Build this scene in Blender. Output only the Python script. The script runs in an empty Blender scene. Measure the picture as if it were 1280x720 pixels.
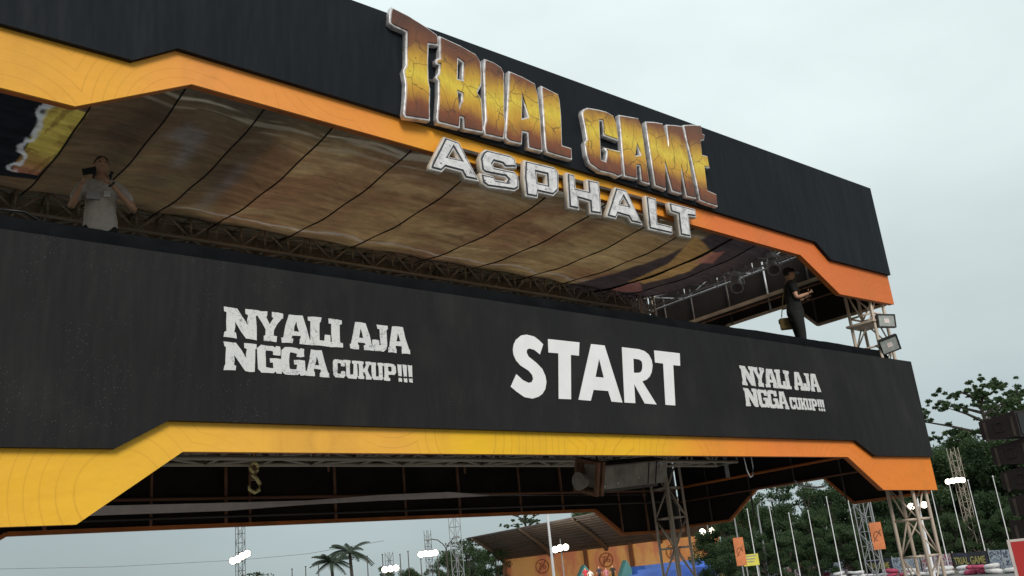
import bpy, bmesh, math, random
import numpy as np
from mathutils import Vector, Matrix, Euler, noise as mnoise
R_ = math.radians
random.seed(7); rng = np.random.default_rng(7)
S = bpy.context.scene
COL = S.collection

# ------------------------------------------------------------------ camera
F = 1155.0; H = 1.6
_v = Vector((-370, 3610, -F)).normalized()
_x = Vector((1410, -225, -F)); _x = (_x - _v * _x.dot(_v)).normalized()
_y = _v.cross(_x)
ROT = Matrix((_x, _y, _v))                     # camera axes -> world
cam_d = bpy.data.cameras.new('camera'); cam = bpy.data.objects.new('camera', cam_d); COL.objects.link(cam)
cam.matrix_world = Matrix.Translation((0, 0, H)) @ ROT.to_4x4()
cam_d.sensor_width = 36; cam_d.lens = F / 1280 * 36; cam_d.clip_end = 6000; cam_d.clip_start = 0.1
S.camera = cam
S.render.resolution_x = 1024; S.render.resolution_y = 576

def ray(px, py): return ROT @ Vector((px - 640, -(py - 360), -F))
def onY(px, py, Y):
    r = ray(px, py); t = Y / r.y; return Vector((r.x * t, Y, H + r.z * t))
def onX(px, py, X):
    r = ray(px, py); t = X / r.x; return Vector((X, r.y * t, H + r.z * t))
def onZ(px, py, Z):
    r = ray(px, py); t = (Z - H) / r.z; return Vector((r.x * t, r.y * t, Z))
def at(px, py, d):
    r = ray(px, py); t = d / math.hypot(r.x, r.y); return Vector((r.x * t, r.y * t, H + r.z * t))

# ------------------------------------------------------------------ light
SUN_EL, SUN_AZ = R_(33), R_(205)               # azimuth measured from +Y clockwise
W = bpy.data.worlds.new('World'); S.world = W; W.use_nodes = True
nt = W.node_tree; nt.nodes.clear()
N = nt.nodes.new; LK = nt.links.new
out = N('ShaderNodeOutputWorld'); bg = N('ShaderNodeBackground'); sky = N('ShaderNodeTexSky')
sky.sky_type = 'NISHITA'; sky.sun_disc = False; sky.sun_elevation = SUN_EL; sky.sun_rotation = SUN_AZ
tc = N('ShaderNodeTexCoord'); sep = N('ShaderNodeSeparateXYZ'); LK(tc.outputs['Generated'], sep.inputs[0])
ramp = N('ShaderNodeValToRGB'); LK(sep.outputs['Z'], ramp.inputs[0])
e = ramp.color_ramp.elements
e[0].position = 0.0; e[0].color = (.34, .42, .445, 1)
e[1].position = 1.0; e[1].color = (.56, .68, .72, 1)
for p, c in ((.09, (.40, .475, .49, 1)), (.22, (.53, .60, .595, 1)), (.42, (.67, .75, .745, 1)), (.60, (.73, .82, .82, 1))):
    k = e.new(p); k.color = c
no = N('ShaderNodeTexNoise'); no.inputs['Scale'].default_value = 2.6; no.inputs['Detail'].default_value = 7; no.inputs['Distortion'].default_value = .2
mp = N('ShaderNodeMapping'); mp.inputs['Scale'].default_value = (1, 1, 2.4); LK(tc.outputs['Generated'], mp.inputs[0]); LK(mp.outputs[0], no.inputs[0])
mr = N('ShaderNodeMapRange'); LK(no.outputs['Fac'], mr.inputs[0])
mr.inputs['From Min'].default_value = .3; mr.inputs['From Max'].default_value = .7; mr.inputs['To Min'].default_value = 8.3; mr.inputs['To Max'].default_value = 10.1
# thinner cloud, and so a brighter sky, in one broad quarter
bd = ray(800, 120).normalized(); dt = N('ShaderNodeVectorMath'); dt.operation = 'DOT_PRODUCT'; LK(tc.outputs['Generated'], dt.inputs[0]); dt.inputs[1].default_value = bd
mb = N('ShaderNodeMapRange'); mb.interpolation_type = 'SMOOTHSTEP'; LK(dt.outputs['Value'], mb.inputs[0])
mb.inputs['From Min'].default_value = .70; mb.inputs['From Max'].default_value = 1.0; mb.inputs['To Min'].default_value = .76; mb.inputs['To Max'].default_value = 1.02
mm = N('ShaderNodeMath'); mm.operation = 'MULTIPLY'; LK(mr.outputs[0], mm.inputs[0]); LK(mb.outputs[0], mm.inputs[1])
mul = N('ShaderNodeVectorMath'); mul.operation = 'SCALE'; LK(ramp.outputs[0], mul.inputs[0]); LK(mm.outputs[0], mul.inputs['Scale'])
mix = N('ShaderNodeMix'); mix.data_type = 'RGBA'; mix.inputs['Factor'].default_value = .93
LK(sky.outputs[0], mix.inputs[6]); LK(mul.outputs[0], mix.inputs[7])
LK(mix.outputs[2], bg.inputs[0]); bg.inputs[1].default_value = 0.1; LK(bg.outputs[0], out.inputs[0])

sd = bpy.data.lights.new('sun', 'SUN'); sun = bpy.data.objects.new('sun', sd); COL.objects.link(sun)
sd.energy = 1.5; sd.angle = R_(24); sd.color = (1, .95, .88)
sdir = Vector((math.sin(SUN_AZ) * math.cos(SUN_EL), math.cos(SUN_AZ) * math.cos(SUN_EL), math.sin(SUN_EL)))
sun.rotation_euler = sdir.to_track_quat('Z', 'Y').to_euler()
sun.location = (0, -10, 30)
S.view_settings.view_transform = 'Standard'; S.view_settings.look = 'None'
S.view_settings.exposure = 0.38; S.view_settings.gamma = 1

# ------------------------------------------------------------------ materials
def srgb(r, g, b):
    f = lambda c: (c / 255 / 12.92) if c / 255 <= .04045 else ((c / 255 + .055) / 1.055) ** 2.4
    return (f(r), f(g), f(b), 1)
class Mat:
    def __init__(s, name, rough=.6, metal=0, spec=.5):
        s.m = bpy.data.materials.new(name); s.m.use_nodes = True; s.t = s.m.node_tree; s.t.nodes.clear()
        s.o = s.n('ShaderNodeOutputMaterial'); s.b = s.n('ShaderNodeBsdfPrincipled'); s.l(s.b.outputs[0], s.o.inputs[0])
        s.b.inputs['Roughness'].default_value = rough; s.b.inputs['Metallic'].default_value = metal
        s.b.inputs['Specular IOR Level'].default_value = spec
        s.tc = s.n('ShaderNodeTexCoord')
    def n(s, t, **k):
        q = s.t.nodes.new(t)
        for a, v in k.items(): setattr(q, a, v)
        return q
    def l(s, a, b): s.t.links.new(a, b)
    def coord(s, scale=(1, 1, 1), which='Object', loc=(0, 0, 0)):
        m = s.n('ShaderNodeMapping'); m.inputs['Scale'].default_value = scale; m.inputs['Location'].default_value = loc
        s.l(s.tc.outputs[which], m.inputs[0]); return m.outputs[0]
    def noise(s, scale, detail=4, sc=(1, 1, 1), which='Object', rough=.55):
        q = s.n('ShaderNodeTexNoise'); q.inputs['Scale'].default_value = scale; q.inputs['Detail'].default_value = detail
        q.inputs['Roughness'].default_value = rough
        s.l(s.coord(sc, which), q.inputs[0]); return q.outputs['Fac']
    def ramp(s, fac, stops, interp='LINEAR'):
        r = s.n('ShaderNodeValToRGB'); r.color_ramp.interpolation = interp; s.l(fac, r.inputs[0]); e = r.color_ramp.elements
        e[0].position, e[0].color = stops[0]; e[1].position, e[1].color = stops[-1]
        for p, c in stops[1:-1]: k = e.new(p); k.color = c
        return r.outputs[0]
    def mixc(s, fac, a, b, mode='MIX'):
        m = s.n('ShaderNodeMix', data_type='RGBA', blend_type=mode)
        for i, v in ((0, fac), (6, a), (7, b)):
            if isinstance(v, (tuple, float, int)): m.inputs[i].default_value = v
            else: s.l(v, m.inputs[i])
        return m.outputs[2]
    def math(s, op, a, b=0., clamp=False):
        m = s.n('ShaderNodeMath', operation=op, use_clamp=clamp)
        for i, v in enumerate((a, b)):
            if isinstance(v, (float, int)): m.inputs[i].default_value = v
            else: s.l(v, m.inputs[i])
        return m.outputs[0]
    def color(s, c):
        if isinstance(c, tuple): s.b.inputs['Base Color'].default_value = c
        else: s.l(c, s.b.inputs['Base Color'])
    def bump(s, h, strength=.3, dist=.02):
        b = s.n('ShaderNodeBump'); b.inputs['Strength'].default_value = strength; b.inputs['Distance'].default_value = dist
        s.l(h, b.inputs['Height']); s.l(b.outputs[0], s.b.inputs['Normal'])
def c3(v, k=1.): return (v[0] * k, v[1] * k, v[2] * k, 1)
def simple(name, col, rough=.6, metal=0, var=.25, scale=6, bump=0, spec=.5):
    m = Mat(name, rough, metal, spec); f = m.noise(scale, 5)
    m.color(m.ramp(f, [(.3, c3(col, 1 - var)), (.7, c3(col, 1 + var))]))
    if bump: m.bump(m.noise(scale * 5, 4), bump, .01)
    return m.m
def emis(name, col, strength):
    m = Mat(name); m.color((.8, .8, .8, 1)); m.b.inputs['Emission Color'].default_value = (*col, 1); m.b.inputs['Emission Strength'].default_value = strength
    return m.m

def banner_black(name, base, dust):
    m = Mat(name, .68, 0, .18)
    big = m.noise(.45, 5); fine = m.noise(30, 3); weave = m.noise(9, 2, (8, 8, .5))
    c = m.ramp(big, [(.3, c3(base, .78)), (.7, c3(base, 1.22))])
    c = m.mixc(.10, c, m.ramp(weave, [(.3, c3(base, .6)), (.7, c3(base, 1.4))]), 'MIX')
    v = m.n('ShaderNodeTexVoronoi'); v.inputs['Scale'].default_value = 34; m.l(m.coord(), v.inputs[0])
    sxy = m.n('ShaderNodeSeparateXYZ'); m.l(m.coord(), sxy.inputs[0])
    spots = m.math('LESS_THAN', v.outputs['Distance'], .17)
    where = m.ramp(m.noise(2.3, 5), [(.44, (.08,) * 3 + (1,)), (.62, (1, 1, 1, 1))])
    low = m.math('MULTIPLY', m.noise(9, 2), m.math('SUBTRACT', 1.15, m.math('MULTIPLY', sxy.outputs['X'], .085), True))
    d = m.math('MULTIPLY', m.math('MULTIPLY', spots, where), m.math('MULTIPLY', low, dust))
    c = m.mixc(d, c, (.11, .11, .11, 1))
    sm = m.ramp(m.noise(1.6, 6, (1, 1, .8)), [(.52, (0, 0, 0, 1)), (.75, (1, 1, 1, 1))])
    c = m.mixc(m.math('MULTIPLY', sm, dust * .20), c, (.075, .070, .066, 1))
    m.color(c)
    h = m.math('ADD', m.math('MULTIPLY', m.noise(1.3, 3, (1.6, 1.6, .35)), 3.), m.math('MULTIPLY', weave, .03))
    m.bump(h, .5, .06)
    return m.m
M = {}
M['black_up'] = banner_black('banner_black_upper', (.0085, .0115, .0155), .22)
M['black_lo'] = banner_black('banner_black_lower', (.0155, .0148, .0155), .8)
M['black_cloth'] = simple('black_cloth', (.024, .018, .016), .85, var=.4, scale=1.5, bump=.3, spec=.2)
M['rail_cloth'] = simple('rail_cloth', (.007, .0075, .0085), .95, var=.3, scale=3, bump=.5, spec=.04)

def band(name, stops):
    m = Mat(name, .55, 0, .35)
    sx = m.n('ShaderNodeSeparateXYZ'); m.l(m.tc.outputs['Object'], sx.inputs[0])
    fx = m.math('DIVIDE', sx.outputs['X'], 17.0)
    nz = m.math('MULTIPLY', m.math('SUBTRACT', m.noise(.8, 3), .5), .03)
    c = m.ramp(m.math('ADD', fx, nz), [(p / 17., (min(.95, srgb(*k)[0] * 1.17), min(.9, srgb(*k)[1] * 1.14), srgb(*k)[2] * 1.1, 1)) for p, k in stops])
    # concentric contour print, a new centre per cell
    v = m.n('ShaderNodeTexVoronoi', feature='F1'); v.inputs['Scale'].default_value = .62
    mp = m.coord((1, 0, 1.0), loc=(.35, 0, .2)); m.l(mp, v.inputs[0])
    w = m.math('FRACT', m.math('MULTIPLY', v.outputs['Distance'], 17.))
    line = m.ramp(w, [(.0, (1, 1, 1, 1)), (.10, (0, 0, 0, 1)), (.93, (0, 0, 0, 1)), (1, (1, 1, 1, 1))])
    sel = m.math('GREATER_THAN', v.outputs['Color'], .35)
    edge = m.n('ShaderNodeTexVoronoi', feature='DISTANCE_TO_EDGE'); edge.inputs['Scale'].default_value = .62; m.l(mp, edge.inputs[0])
    c = m.mixc(m.math('MULTIPLY', m.math('MULTIPLY', m.math('MULTIPLY', line, .30), m.math('GREATER_THAN', v.outputs['Distance'], .31)), m.ramp(m.noise(.5, 2), [(.4, (.25,) * 3 + (1,)), (.6, (1, 1, 1, 1))])), c, (.30, .10, .01, 1))
    c = m.mixc(m.math('MULTIPLY', m.noise(5, 6), .16), c, (.35, .17, .05, 1))
    dr = m.ramp(m.noise(1.2, 6, (1.5, 1, .5)), [(.5, (0, 0, 0, 1)), (.75, (1, 1, 1, 1))]); c = m.mixc(m.math('MULTIPLY', dr, .22), c, (.30, .15, .05, 1))
    m.color(c)
    m.bump(m.math('ADD', m.noise(1.1, 3, (1, 1, 2)), m.math('MULTIPLY', m.noise(40, 2), .06)), .5, .05)
    return m.m
M['band_up'] = band('printed_band_upper', [(0, (226, 165, 52)), (2.3, (232, 168, 58)), (3.2, (236, 152, 74)), (5.2, (240, 146, 62)), (6.2, (238, 164, 48)), (8.5, (240, 172, 44)), (10.2, (232, 148, 50)), (11.5, (222, 116, 58)), (17, (206, 106, 48))])
M['band_lo'] = band('printed_band_lower', [(0, (226, 168, 38)), (2.4, (240, 180, 48)), (3.6, (243, 176, 66)), (5.2, (246, 172, 68)), (6.3, (246, 184, 34)), (9.2, (247, 180, 36)), (10.2, (240, 152, 48)), (12, (235, 130, 56)), (17, (226, 128, 38))])
M['wood'] = simple('orange_timber', srgb(196, 110, 50)[:3], .6, var=.3, scale=3)
M['rust'] = simple('rusty_tube', srgb(128, 86, 62)[:3], .55, .1, var=.4, scale=8)
M['steel_dark'] = simple('dark_steel_tube', (.07, .055, .045), .5, .1, var=.4, scale=6)
M['truss_brown'] = simple('weathered_truss', (.44, .37, .30), .55, .1, var=.35, scale=7)
M['alu'] = simple('aluminium', (.70, .70, .72), .38, .25, var=.2, scale=9)
M['cream'] = simple('cream_painted_steel', (.62, .50, .40), .5, .1, var=.2, scale=9, bump=.2)
M['white'] = simple('white_paint', (.86, .84, .85), .55, var=.05, scale=4)
M['grey'] = simple('grey_paint', (.3, .3, .31), .55, var=.15)
M['black'] = simple('black_plastic', (.015, .015, .016), .45, var=.2)
M['tape'] = simple('pinkish_white_tape', (.80, .68, .66), .7, var=.1)
M['rope'] = simple('yellow_rope', (.80, .66, .30), .8, var=.3, scale=30)
M['glass_lamp'] = simple('lamp_glass', (.36, .38, .36), .15, var=.2, scale=14)
M['seam'] = simple('dark_seam_rope', (.012, .01, .009), .8, var=.3)
M['lamp_on'] = emis('lit_lamp', (1, .90, .70), 5)
M['skin'] = simple('skin', (.50, .27, .17), .5, var=.12, scale=12)
M['hair'] = simple('black_hair', (.010, .009, .008), .6, var=.4, scale=40)
M['shirt_grey'] = simple('grey_tshirt', (.52, .44, .40), .9, var=.18, scale=9, bump=.5)
M['shirt_black'] = simple('black_tshirt', (.006, .006, .0065), .9, var=.3, scale=9, bump=.4)
M['trouser'] = simple('dark_trousers', (.009, .009, .009), .9, var=.3, scale=9, bump=.4)
M['khaki'] = simple('khaki_canvas', (.16, .11, .035), .85, var=.3, scale=9)
M['eye'] = simple('eye', (.02, .015, .012), .3, var=.1)

def crack_white(name, base=.74, dark=.09):
    m = Mat(name, .6, 0, .3)
    v = m.n('ShaderNodeTexVoronoi', feature='DISTANCE_TO_EDGE'); v.inputs['Scale'].default_value = 10
    nz = m.n('ShaderNodeTexNoise'); nz.inputs['Scale'].default_value = 7; nz.inputs['Detail'].default_value = 4; m.l(m.coord(), nz.inputs[0])
    mx = m.mixc(.12, m.coord(), nz.outputs['Color'], 'LINEAR_LIGHT'); m.l(mx, v.inputs[0])
    line = m.ramp(v.outputs['Distance'], [(.0, (1, 1, 1, 1)), (.028, (0, 0, 0, 1))])
    keep = m.ramp(m.noise(4, 3), [(.46, (0, 0, 0, 1)), (.54, (1, 1, 1, 1))])
    k = m.math('MULTIPLY', line, keep)
    k2 = m.ramp(m.noise(55, 3), [(.60, (0, 0, 0, 1)), (.68, (.55, .55, .55, 1))])
    k = m.math('MAXIMUM', k, k2)
    m.color(m.mixc(k, m.ramp(m.noise(5, 4), [(.3, (base * .9,) * 3 + (1,)), (.7, (base, base * .97, base * .95, 1))]), (dark,) * 3 + (1,)))
    return m.m
M['crack'] = crack_white('cracked_white_print')

def gold():
    m = Mat('gold_metal_print', .38, .15, .6)
    sx = m.n('ShaderNodeSeparateXYZ'); m.l(m.tc.outputs['Object'], sx.inputs[0])
    f = m.math('DIVIDE', m.math('SUBTRACT', sx.outputs['Z'], 6.9), 1.45)
    f = m.math('ADD', f, m.math('MULTIPLY', m.math('SUBTRACT', m.noise(2.2, 4, (1.4, 1, .6)), .5), .30))
    c = m.ramp(f, [(0., srgb(104, 52, 30)), (.12, srgb(140, 76, 34)), (.25, srgb(216, 160, 44)), (.42, srgb(240, 208, 66)), (.56, srgb(212, 162, 48)), (.70, srgb(132, 76, 40)), (.9, srgb(96, 54, 38)), (1., srgb(84, 50, 38))])
    st = m.noise(8, 4, (5, 1, .8)); c = m.mixc(.35, c, m.ramp(st, [(.3, (.35, .35, .35, 1)), (.6, (1, 1, 1, 1))]), 'MULTIPLY')
    v = m.n('ShaderNodeTexVoronoi', feature='DISTANCE_TO_EDGE'); v.inputs['Scale'].default_value = 2.3
    nz = m.n('ShaderNodeTexNoise'); nz.inputs['Scale'].default_value = 4; m.l(m.coord(), nz.inputs[0])
    mx = m.mixc(.08, m.coord(), nz.outputs['Color'], 'LINEAR_LIGHT'); m.l(mx, v.inputs[0])
    line = m.ramp(v.outputs['Distance'], [(0, (1, 1, 1, 1)), (.016, (0, 0, 0, 1))])
    c = m.mixc(m.math('MULTIPLY', line, .85), c, (.06, .03, .012, 1))
    d = m.ramp(m.noise(22, 3), [(.66, (0, 0, 0, 1)), (.70, (1, 1, 1, 1))]); c = m.mixc(m.math('MULTIPLY', d, .8), c, (.05, .03, .02, 1))
    m.color(c); m.bump(m.noise(14, 4), .25, .01)
    return m.m
M['gold'] = gold()
m = Mat('silver_rim', .42, .35, .6)
m.color(m.ramp(m.noise(9, 5), [(.32, (.38, .35, .35, 1)), (.5, (.72, .69, .69, 1)), (.7, (.84, .82, .82, 1))])); M['silver'] = m.m
m = Mat('worn_silver_face', .5, .1, .5)
v = m.n('ShaderNodeTexVoronoi', feature='F1', distance='MANHATTAN'); v.inputs['Scale'].default_value = 9; m.l(m.coord((1, 1, 1.6)), v.inputs[0])
c = m.ramp(m.noise(11, 6), [(.30, (.44, .42, .43, 1)), (.46, (.74, .71, .72, 1)), (.62, (.84, .82, .82, 1))])
c = m.mixc(.25, c, m.ramp(v.outputs['Color'], [(.2, (.35,) * 3 + (1,)), (.6, (1, 1, 1, 1))]), 'MULTIPLY')
k = m.ramp(m.noise(26, 3), [(.66, (0, 0, 0, 1)), (.69, (1, 1, 1, 1))]); c = m.mixc(k, c, (.05, .05, .05, 1)); m.color(c); M['worn'] = m.m
M['letter_side'] = simple('cream_letter_side', (.66, .56, .46), .6, var=.12)
M['letter_line'] = simple('dark_outline_print', (.035, .035, .04), .6, var=.2)

# ------------------------------------------------------------------ helpers
def link(o, parent=None):
    COL.objects.link(o)
    if parent is not None: o.parent = parent
    return o
def tag(o, label=None, cat=None, group=None, kind=None):
    for k, v in (('label', label), ('category', cat), ('group', group), ('kind', kind)):
        if v: o[k] = v
    return o
def empty(name, loc=(0, 0, 0), rz=0, parent=None, label=None, cat=None, group=None):
    o = bpy.data.objects.new(name, None); o.empty_display_size = .2; o.location = loc; o.rotation_euler = (0, 0, rz)
    link(o, parent); return tag(o, label, cat, group)
def mesh_from(name, vs, fs, mat, smooth=False):
    me = bpy.data.meshes.new(name); me.from_pydata([tuple(v) for v in vs], [], fs)
    if mat: me.materials.append(mat)
    if smooth: me.polygons.foreach_set('use_smooth', [True] * len(me.polygons))
    me.update(); return me
def obj(name, me, parent=None, loc=(0, 0, 0), rot=(0, 0, 0)):
    o = bpy.data.objects.new(name, me); o.location = loc; o.rotation_euler = rot
    return link(o, parent)
class MB:                                   # a mesh being gathered
    def __init__(s): s.v = []; s.f = []; s.mi = []
    def add(s, vs, fs, mi=0):
        b = len(s.v); s.v += [tuple(v) for v in vs]; s.f += [tuple(i + b for i in f) for f in fs]; s.mi += [mi] * len(fs)
    def box(s, lo, hi, mi=0, mtx=None):
        vs = [Vector((x, y, z)) for x in (lo[0], hi[0]) for y in (lo[1], hi[1]) for z in (lo[2], hi[2])]
        if mtx is not None: vs = [mtx @ v for v in vs]
        s.add(vs, [(0, 1, 3, 2), (4, 6, 7, 5), (0, 4, 5, 1), (2, 3, 7, 6), (0, 2, 6, 4), (1, 5, 7, 3)], mi)
    def tube(s, pts, r, n=8, mi=0, cap=True):
        pts = [Vector(p) for p in pts]; rs = r if isinstance(r, (list, tuple)) else [r] * len(pts)
        rings = []
        for i, p in enumerate(pts):
            d = (pts[min(i + 1, len(pts) - 1)] - pts[max(i - 1, 0)]).normalized()
            a = Vector((0, 0, 1)) if abs(d.z) < .9 else Vector((1, 0, 0))
            u = d.cross(a).normalized(); w = d.cross(u)
            rings.append([p + (u * math.cos(t) + w * math.sin(t)) * rs[i] for t in [2 * math.pi * k / n for k in range(n)]])
        vs = [v for r_ in rings for v in r_]; fs = []
        for i in range(len(pts) - 1):
            for k in range(n):
                fs.append((i * n + k, i * n + (k + 1) % n, (i + 1) * n + (k + 1) % n, (i + 1) * n + k))
        if cap: fs += [tuple(range(n))[::-1], tuple(range((len(pts) - 1) * n, len(pts) * n))]
        s.add(vs, fs, mi)
    def build(s, name, mats, parent=None, loc=(0, 0, 0), rot=(0, 0, 0), smooth=False):
        me = bpy.data.meshes.new(name); me.from_pydata(s.v, [], s.f)
        for m_ in (mats if isinstance(mats, (list, tuple)) else [mats]): me.materials.append(m_)
        me.polygons.foreach_set('material_index', s.mi)
        if smooth: me.polygons.foreach_set('use_smooth', [True] * len(me.polygons))
        me.update(); return obj(name, me, parent, loc, rot)
def boxobj(name, lo, hi, mat, parent=None, bev=0):
    b = MB(); b.box(lo, hi)
    o = b.build(name, mat, parent)
    if bev:
        bm = bmesh.new(); bm.from_mesh(o.data); bmesh.ops.bevel(bm, geom=bm.edges[:], offset=bev, segments=2, affect='EDGES'); bm.to_mesh(o.data); bm.free()
    return o
_bars = {}
def bar(name, p, q, r, mat, parent=None, n=8):  # a straight round bar: shares one unit mesh per radius and material
    key = (round(r, 4), mat.name, n)
    if key not in _bars:
        b = MB(); b.tube([(0, 0, 0), (0, 0, 1)], r, n); me = bpy.data.meshes.new('bar'); me.from_pydata(b.v, [], b.f); me.materials.append(mat)
        for pl in me.polygons: pl.use_smooth = len(pl.vertices) == 4
        _bars[key] = me
    p, q = Vector(p), Vector(q); d = q - p
    o = bpy.data.objects.new(name, _bars[key]); o.location = p; o.rotation_mode = 'QUATERNION'; o.rotation_quaternion = d.to_track_quat('Z', 'Y'); o.scale = (1, 1, d.length)
    return link(o, parent)
def area2(p): return sum(p[i][0] * p[(i + 1) % len(p)][1] - p[(i + 1) % len(p)][0] * p[i][1] for i in range(len(p))) / 2
def inset(poly, d):                          # miter offset; d > 0 shrinks
    p = [Vector(q) for q in poly]; n = len(p); sgn = 1 if area2(p) > 0 else -1; out = []
    for i in range(n):
        a, b, c = p[i - 1], p[i], p[(i + 1) % n]
        e1 = (b - a).normalized(); e2 = (c - b).normalized()
        n1 = Vector((-e1.y, e1.x)) * sgn; n2 = Vector((-e2.y, e2.x)) * sgn
        m_ = n1 + n2
        if m_.length < .3: m_ = n1
        m_.normalize(); k = max(m_.dot(n1), .55)
        out.append(b + m_ * (d / k))
    return out
def curve_mesh(polys, depth, mat, bevel=0):
    """filled, extruded mesh in local XY, thickness depth centred on z=0, from outlines and holes"""
    cu = bpy.data.curves.new('outline', 'CURVE'); cu.dimensions = '2D'; cu.fill_mode = 'BOTH'; cu.extrude = depth / 2
    if bevel: cu.bevel_depth = bevel; cu.bevel_resolution = 1; cu.extrude = max(depth / 2 - bevel, .0005); cu.offset = -bevel
    for p in polys:
        sp = cu.splines.new('POLY'); sp.points.add(len(p) - 1); sp.use_cyclic_u = True
        for i, q in enumerate(p): sp.points[i].co = (q[0], q[1], 0, 1)
    o = bpy.data.objects.new('tmp', cu); COL.objects.link(o)
    dg = bpy.context.evaluated_depsgraph_get(); me = bpy.data.meshes.new_from_object(o.evaluated_get(dg))
    bpy.data.objects.remove(o); bpy.data.curves.remove(cu)
    me.materials.clear(); me.materials.append(mat); return me
def plate(name, polys, y, depth, mat, parent=None, bevel=0):
    """flat piece in a wall facing the camera side (-Y): outline coordinates are (X, Z); front face at y"""
    me = curve_mesh(polys, depth, mat, bevel)
    me.transform(Matrix.Translation((0, y + depth / 2, 0)) @ Matrix.Rotation(math.pi / 2, 4, 'X'))
    return obj(name, me, parent)
def slab_y(name, pts, y0, y1, mat, parent=None):
    return plate(name, [pts], min(y0, y1), abs(y1 - y0), mat, parent)
def slab_x(name, pts, x0, x1, mat, parent=None):   # outline coordinates are (Y, Z)
    me = curve_mesh([pts], abs(x1 - x0), mat)
    me.transform(Matrix.Translation(((x0 + x1) / 2, 0, 0)) @ Matrix.Rotation(math.pi / 2, 4, 'Z') @ Matrix.Rotation(math.pi / 2, 4, 'X'))
    return obj(name, me, parent)

# ------------------------------------------------------------------ GANTRY
X0, X1, Y0, Y1 = .43, 16.6, 8.0, 14.0
G = empty('start_gantry', (8.5, 11, 0), label='huge two-level black and orange start gantry straddling the race track', cat='gantry')
G.location = (0, 0, 0)
def fascia(name, top, kinks_black, kinks_band, blackm, bandm, zoff=0):
    """front board: list of (x,z) for the black lower edge and for the band lower edge, both left to right"""
    root = boxobj(name, (X0 + .02, Y0 + .075, top - .09), (X1 - .02, Y0 + .125, top - .02), M['steel_dark'], G)   # stiffener along the top
    slab_y('black_banner', [(X0, top)] + kinks_black + [(X1 + .0, top)], Y0 - .03, Y0 + .03, blackm, root)
    up = [(x, z + .05) for x, z in kinks_black][::-1]
    slab_y('colour_band', [(x, z) for x, z in kinks_band] + up, Y0 + .034, Y0 + .06, bandm, root)
    for (a, b) in zip(kinks_band[:-1], kinks_band[1:]):       # timber edging under the band
        d = Vector((b[0] - a[0], b[1] - a[1])); L_ = d.length
        mtx = Matrix.Translation((a[0], 0, a[1])) @ Matrix.Rotation(-math.atan2(d.y, d.x), 4, 'Y')
        q = MB(); q.box((.002, Y0 + .045, .004), (L_ - .002, Y0 + .13, .05), mtx=mtx); q.build('edge_batten', M['wood'], root)
    return root
lo_black = [(X0, 2.985), (2.46, 2.985), (2.905, 3.235), (14.08, 3.27), (14.6, 3.025), (X1, 3.03)]
lo_band = [(X0, 2.39), (2.2, 2.385), (3.05, 2.975), (13.86, 3.01), (14.75, 2.473), (X1, 2.446)]
up_black = [(X0, 6.71), (2.5, 6.69), (2.93, 6.963), (14.15, 6.753), (14.54, 6.482), (X1, 6.478)]
up_band = [(X0, 6.13), (2.03, 6.095), (3.1, 6.641), (13.68, 6.456), (14.7, 5.877), (X1, 5.91)]
FU = fascia('upper_fascia', 8.285, up_black, up_band, M['black_up'], M['band_up'])
FL = fascia('lower_fascia', 4.78, lo_black, lo_band, M['black_lo'], M['band_lo'])

# back and side boards: dark cloth inside, colour band outside, timber edging and a tube frame
def back_board(name, top, base, up):
    o = [(X0, base), (2.1, base), (2.95, base + up), (13.9, base + up), (14.65, base), (X1, base)]
    root = slab_y(name, [(X0, top)] + o + [(X1, top)], Y1, Y1 + .03, M['black_cloth'], G)
    slab_y('outer_band', o + [(x, z + .5) for x, z in o][::-1], Y1 + .035, Y1 + .05, M['band_lo'], root)
    for a, b in zip(o[:-1], o[1:]):
        d = Vector((b[0] - a[0], b[1] - a[1])); mtx = Matrix.Translation((a[0], 0, a[1])) @ Matrix.Rotation(-math.atan2(d.y, d.x), 4, 'Y')
        q = MB(); q.box((.002, Y1 - .08, -.03), (d.length - .002, Y1 - .003, .03), mtx=mtx); q.build('edge_batten', M['wood'], root)
    return root
def side_board(name, top, base, up, x, flip=1, wood='wood'):
    o = [(Y0 + .14, base), (9.62, base), (10.15, base + up), (11.75, base + up), (12.55, base), (Y1 - .1, base)]
    root = slab_x(name, [(Y0 + .14, top)] + o + [(Y1 - .1, top)], x, x + .03, M['black_cloth'], G)
    xo = x + .035 if flip > 0 else x - .05
    slab_x('outer_band', o + [(y, z + .5) for y, z in o][::-1], xo, xo + .014, M['band_lo'], root)
    for a, b in zip(o[:-1], o[1:]):
        d = Vector((b[0] - a[0], b[1] - a[1])); mtx = Matrix.Translation((0, a[0], a[1])) @ Matrix.Rotation(math.atan2(d.y, d.x), 4, 'X')
        q = MB(); xa = x - .065 if flip > 0 else x + .035
        q.box((xa, .002, -.025), (xa + .06, d.length - .002, .025), mtx=mtx); q.build('edge_batten', M[wood], root)
    return root
BL = back_board('lower_back_board', 4.6, 2.36, .51)
BU = back_board('upper_back_board', 7.95, 5.92, .55)
SL = side_board('lower_side_board', 4.6, 2.42, .55, 16.52)
M['pale_wood'] = simple('pale_timber', (.42, .30, .20), .65, var=.3, scale=3)
SU = side_board('upper_side_board', 7.95, 5.93, .58, 16.52, 1, 'pale_wood')
SL2 = side_board('lower_side_board', 4.6, 2.42, .55, X0 + .03, -1)
SU2 = side_board('upper_side_board', 7.95, 5.93, .58, X0 + .03, -1)
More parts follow.
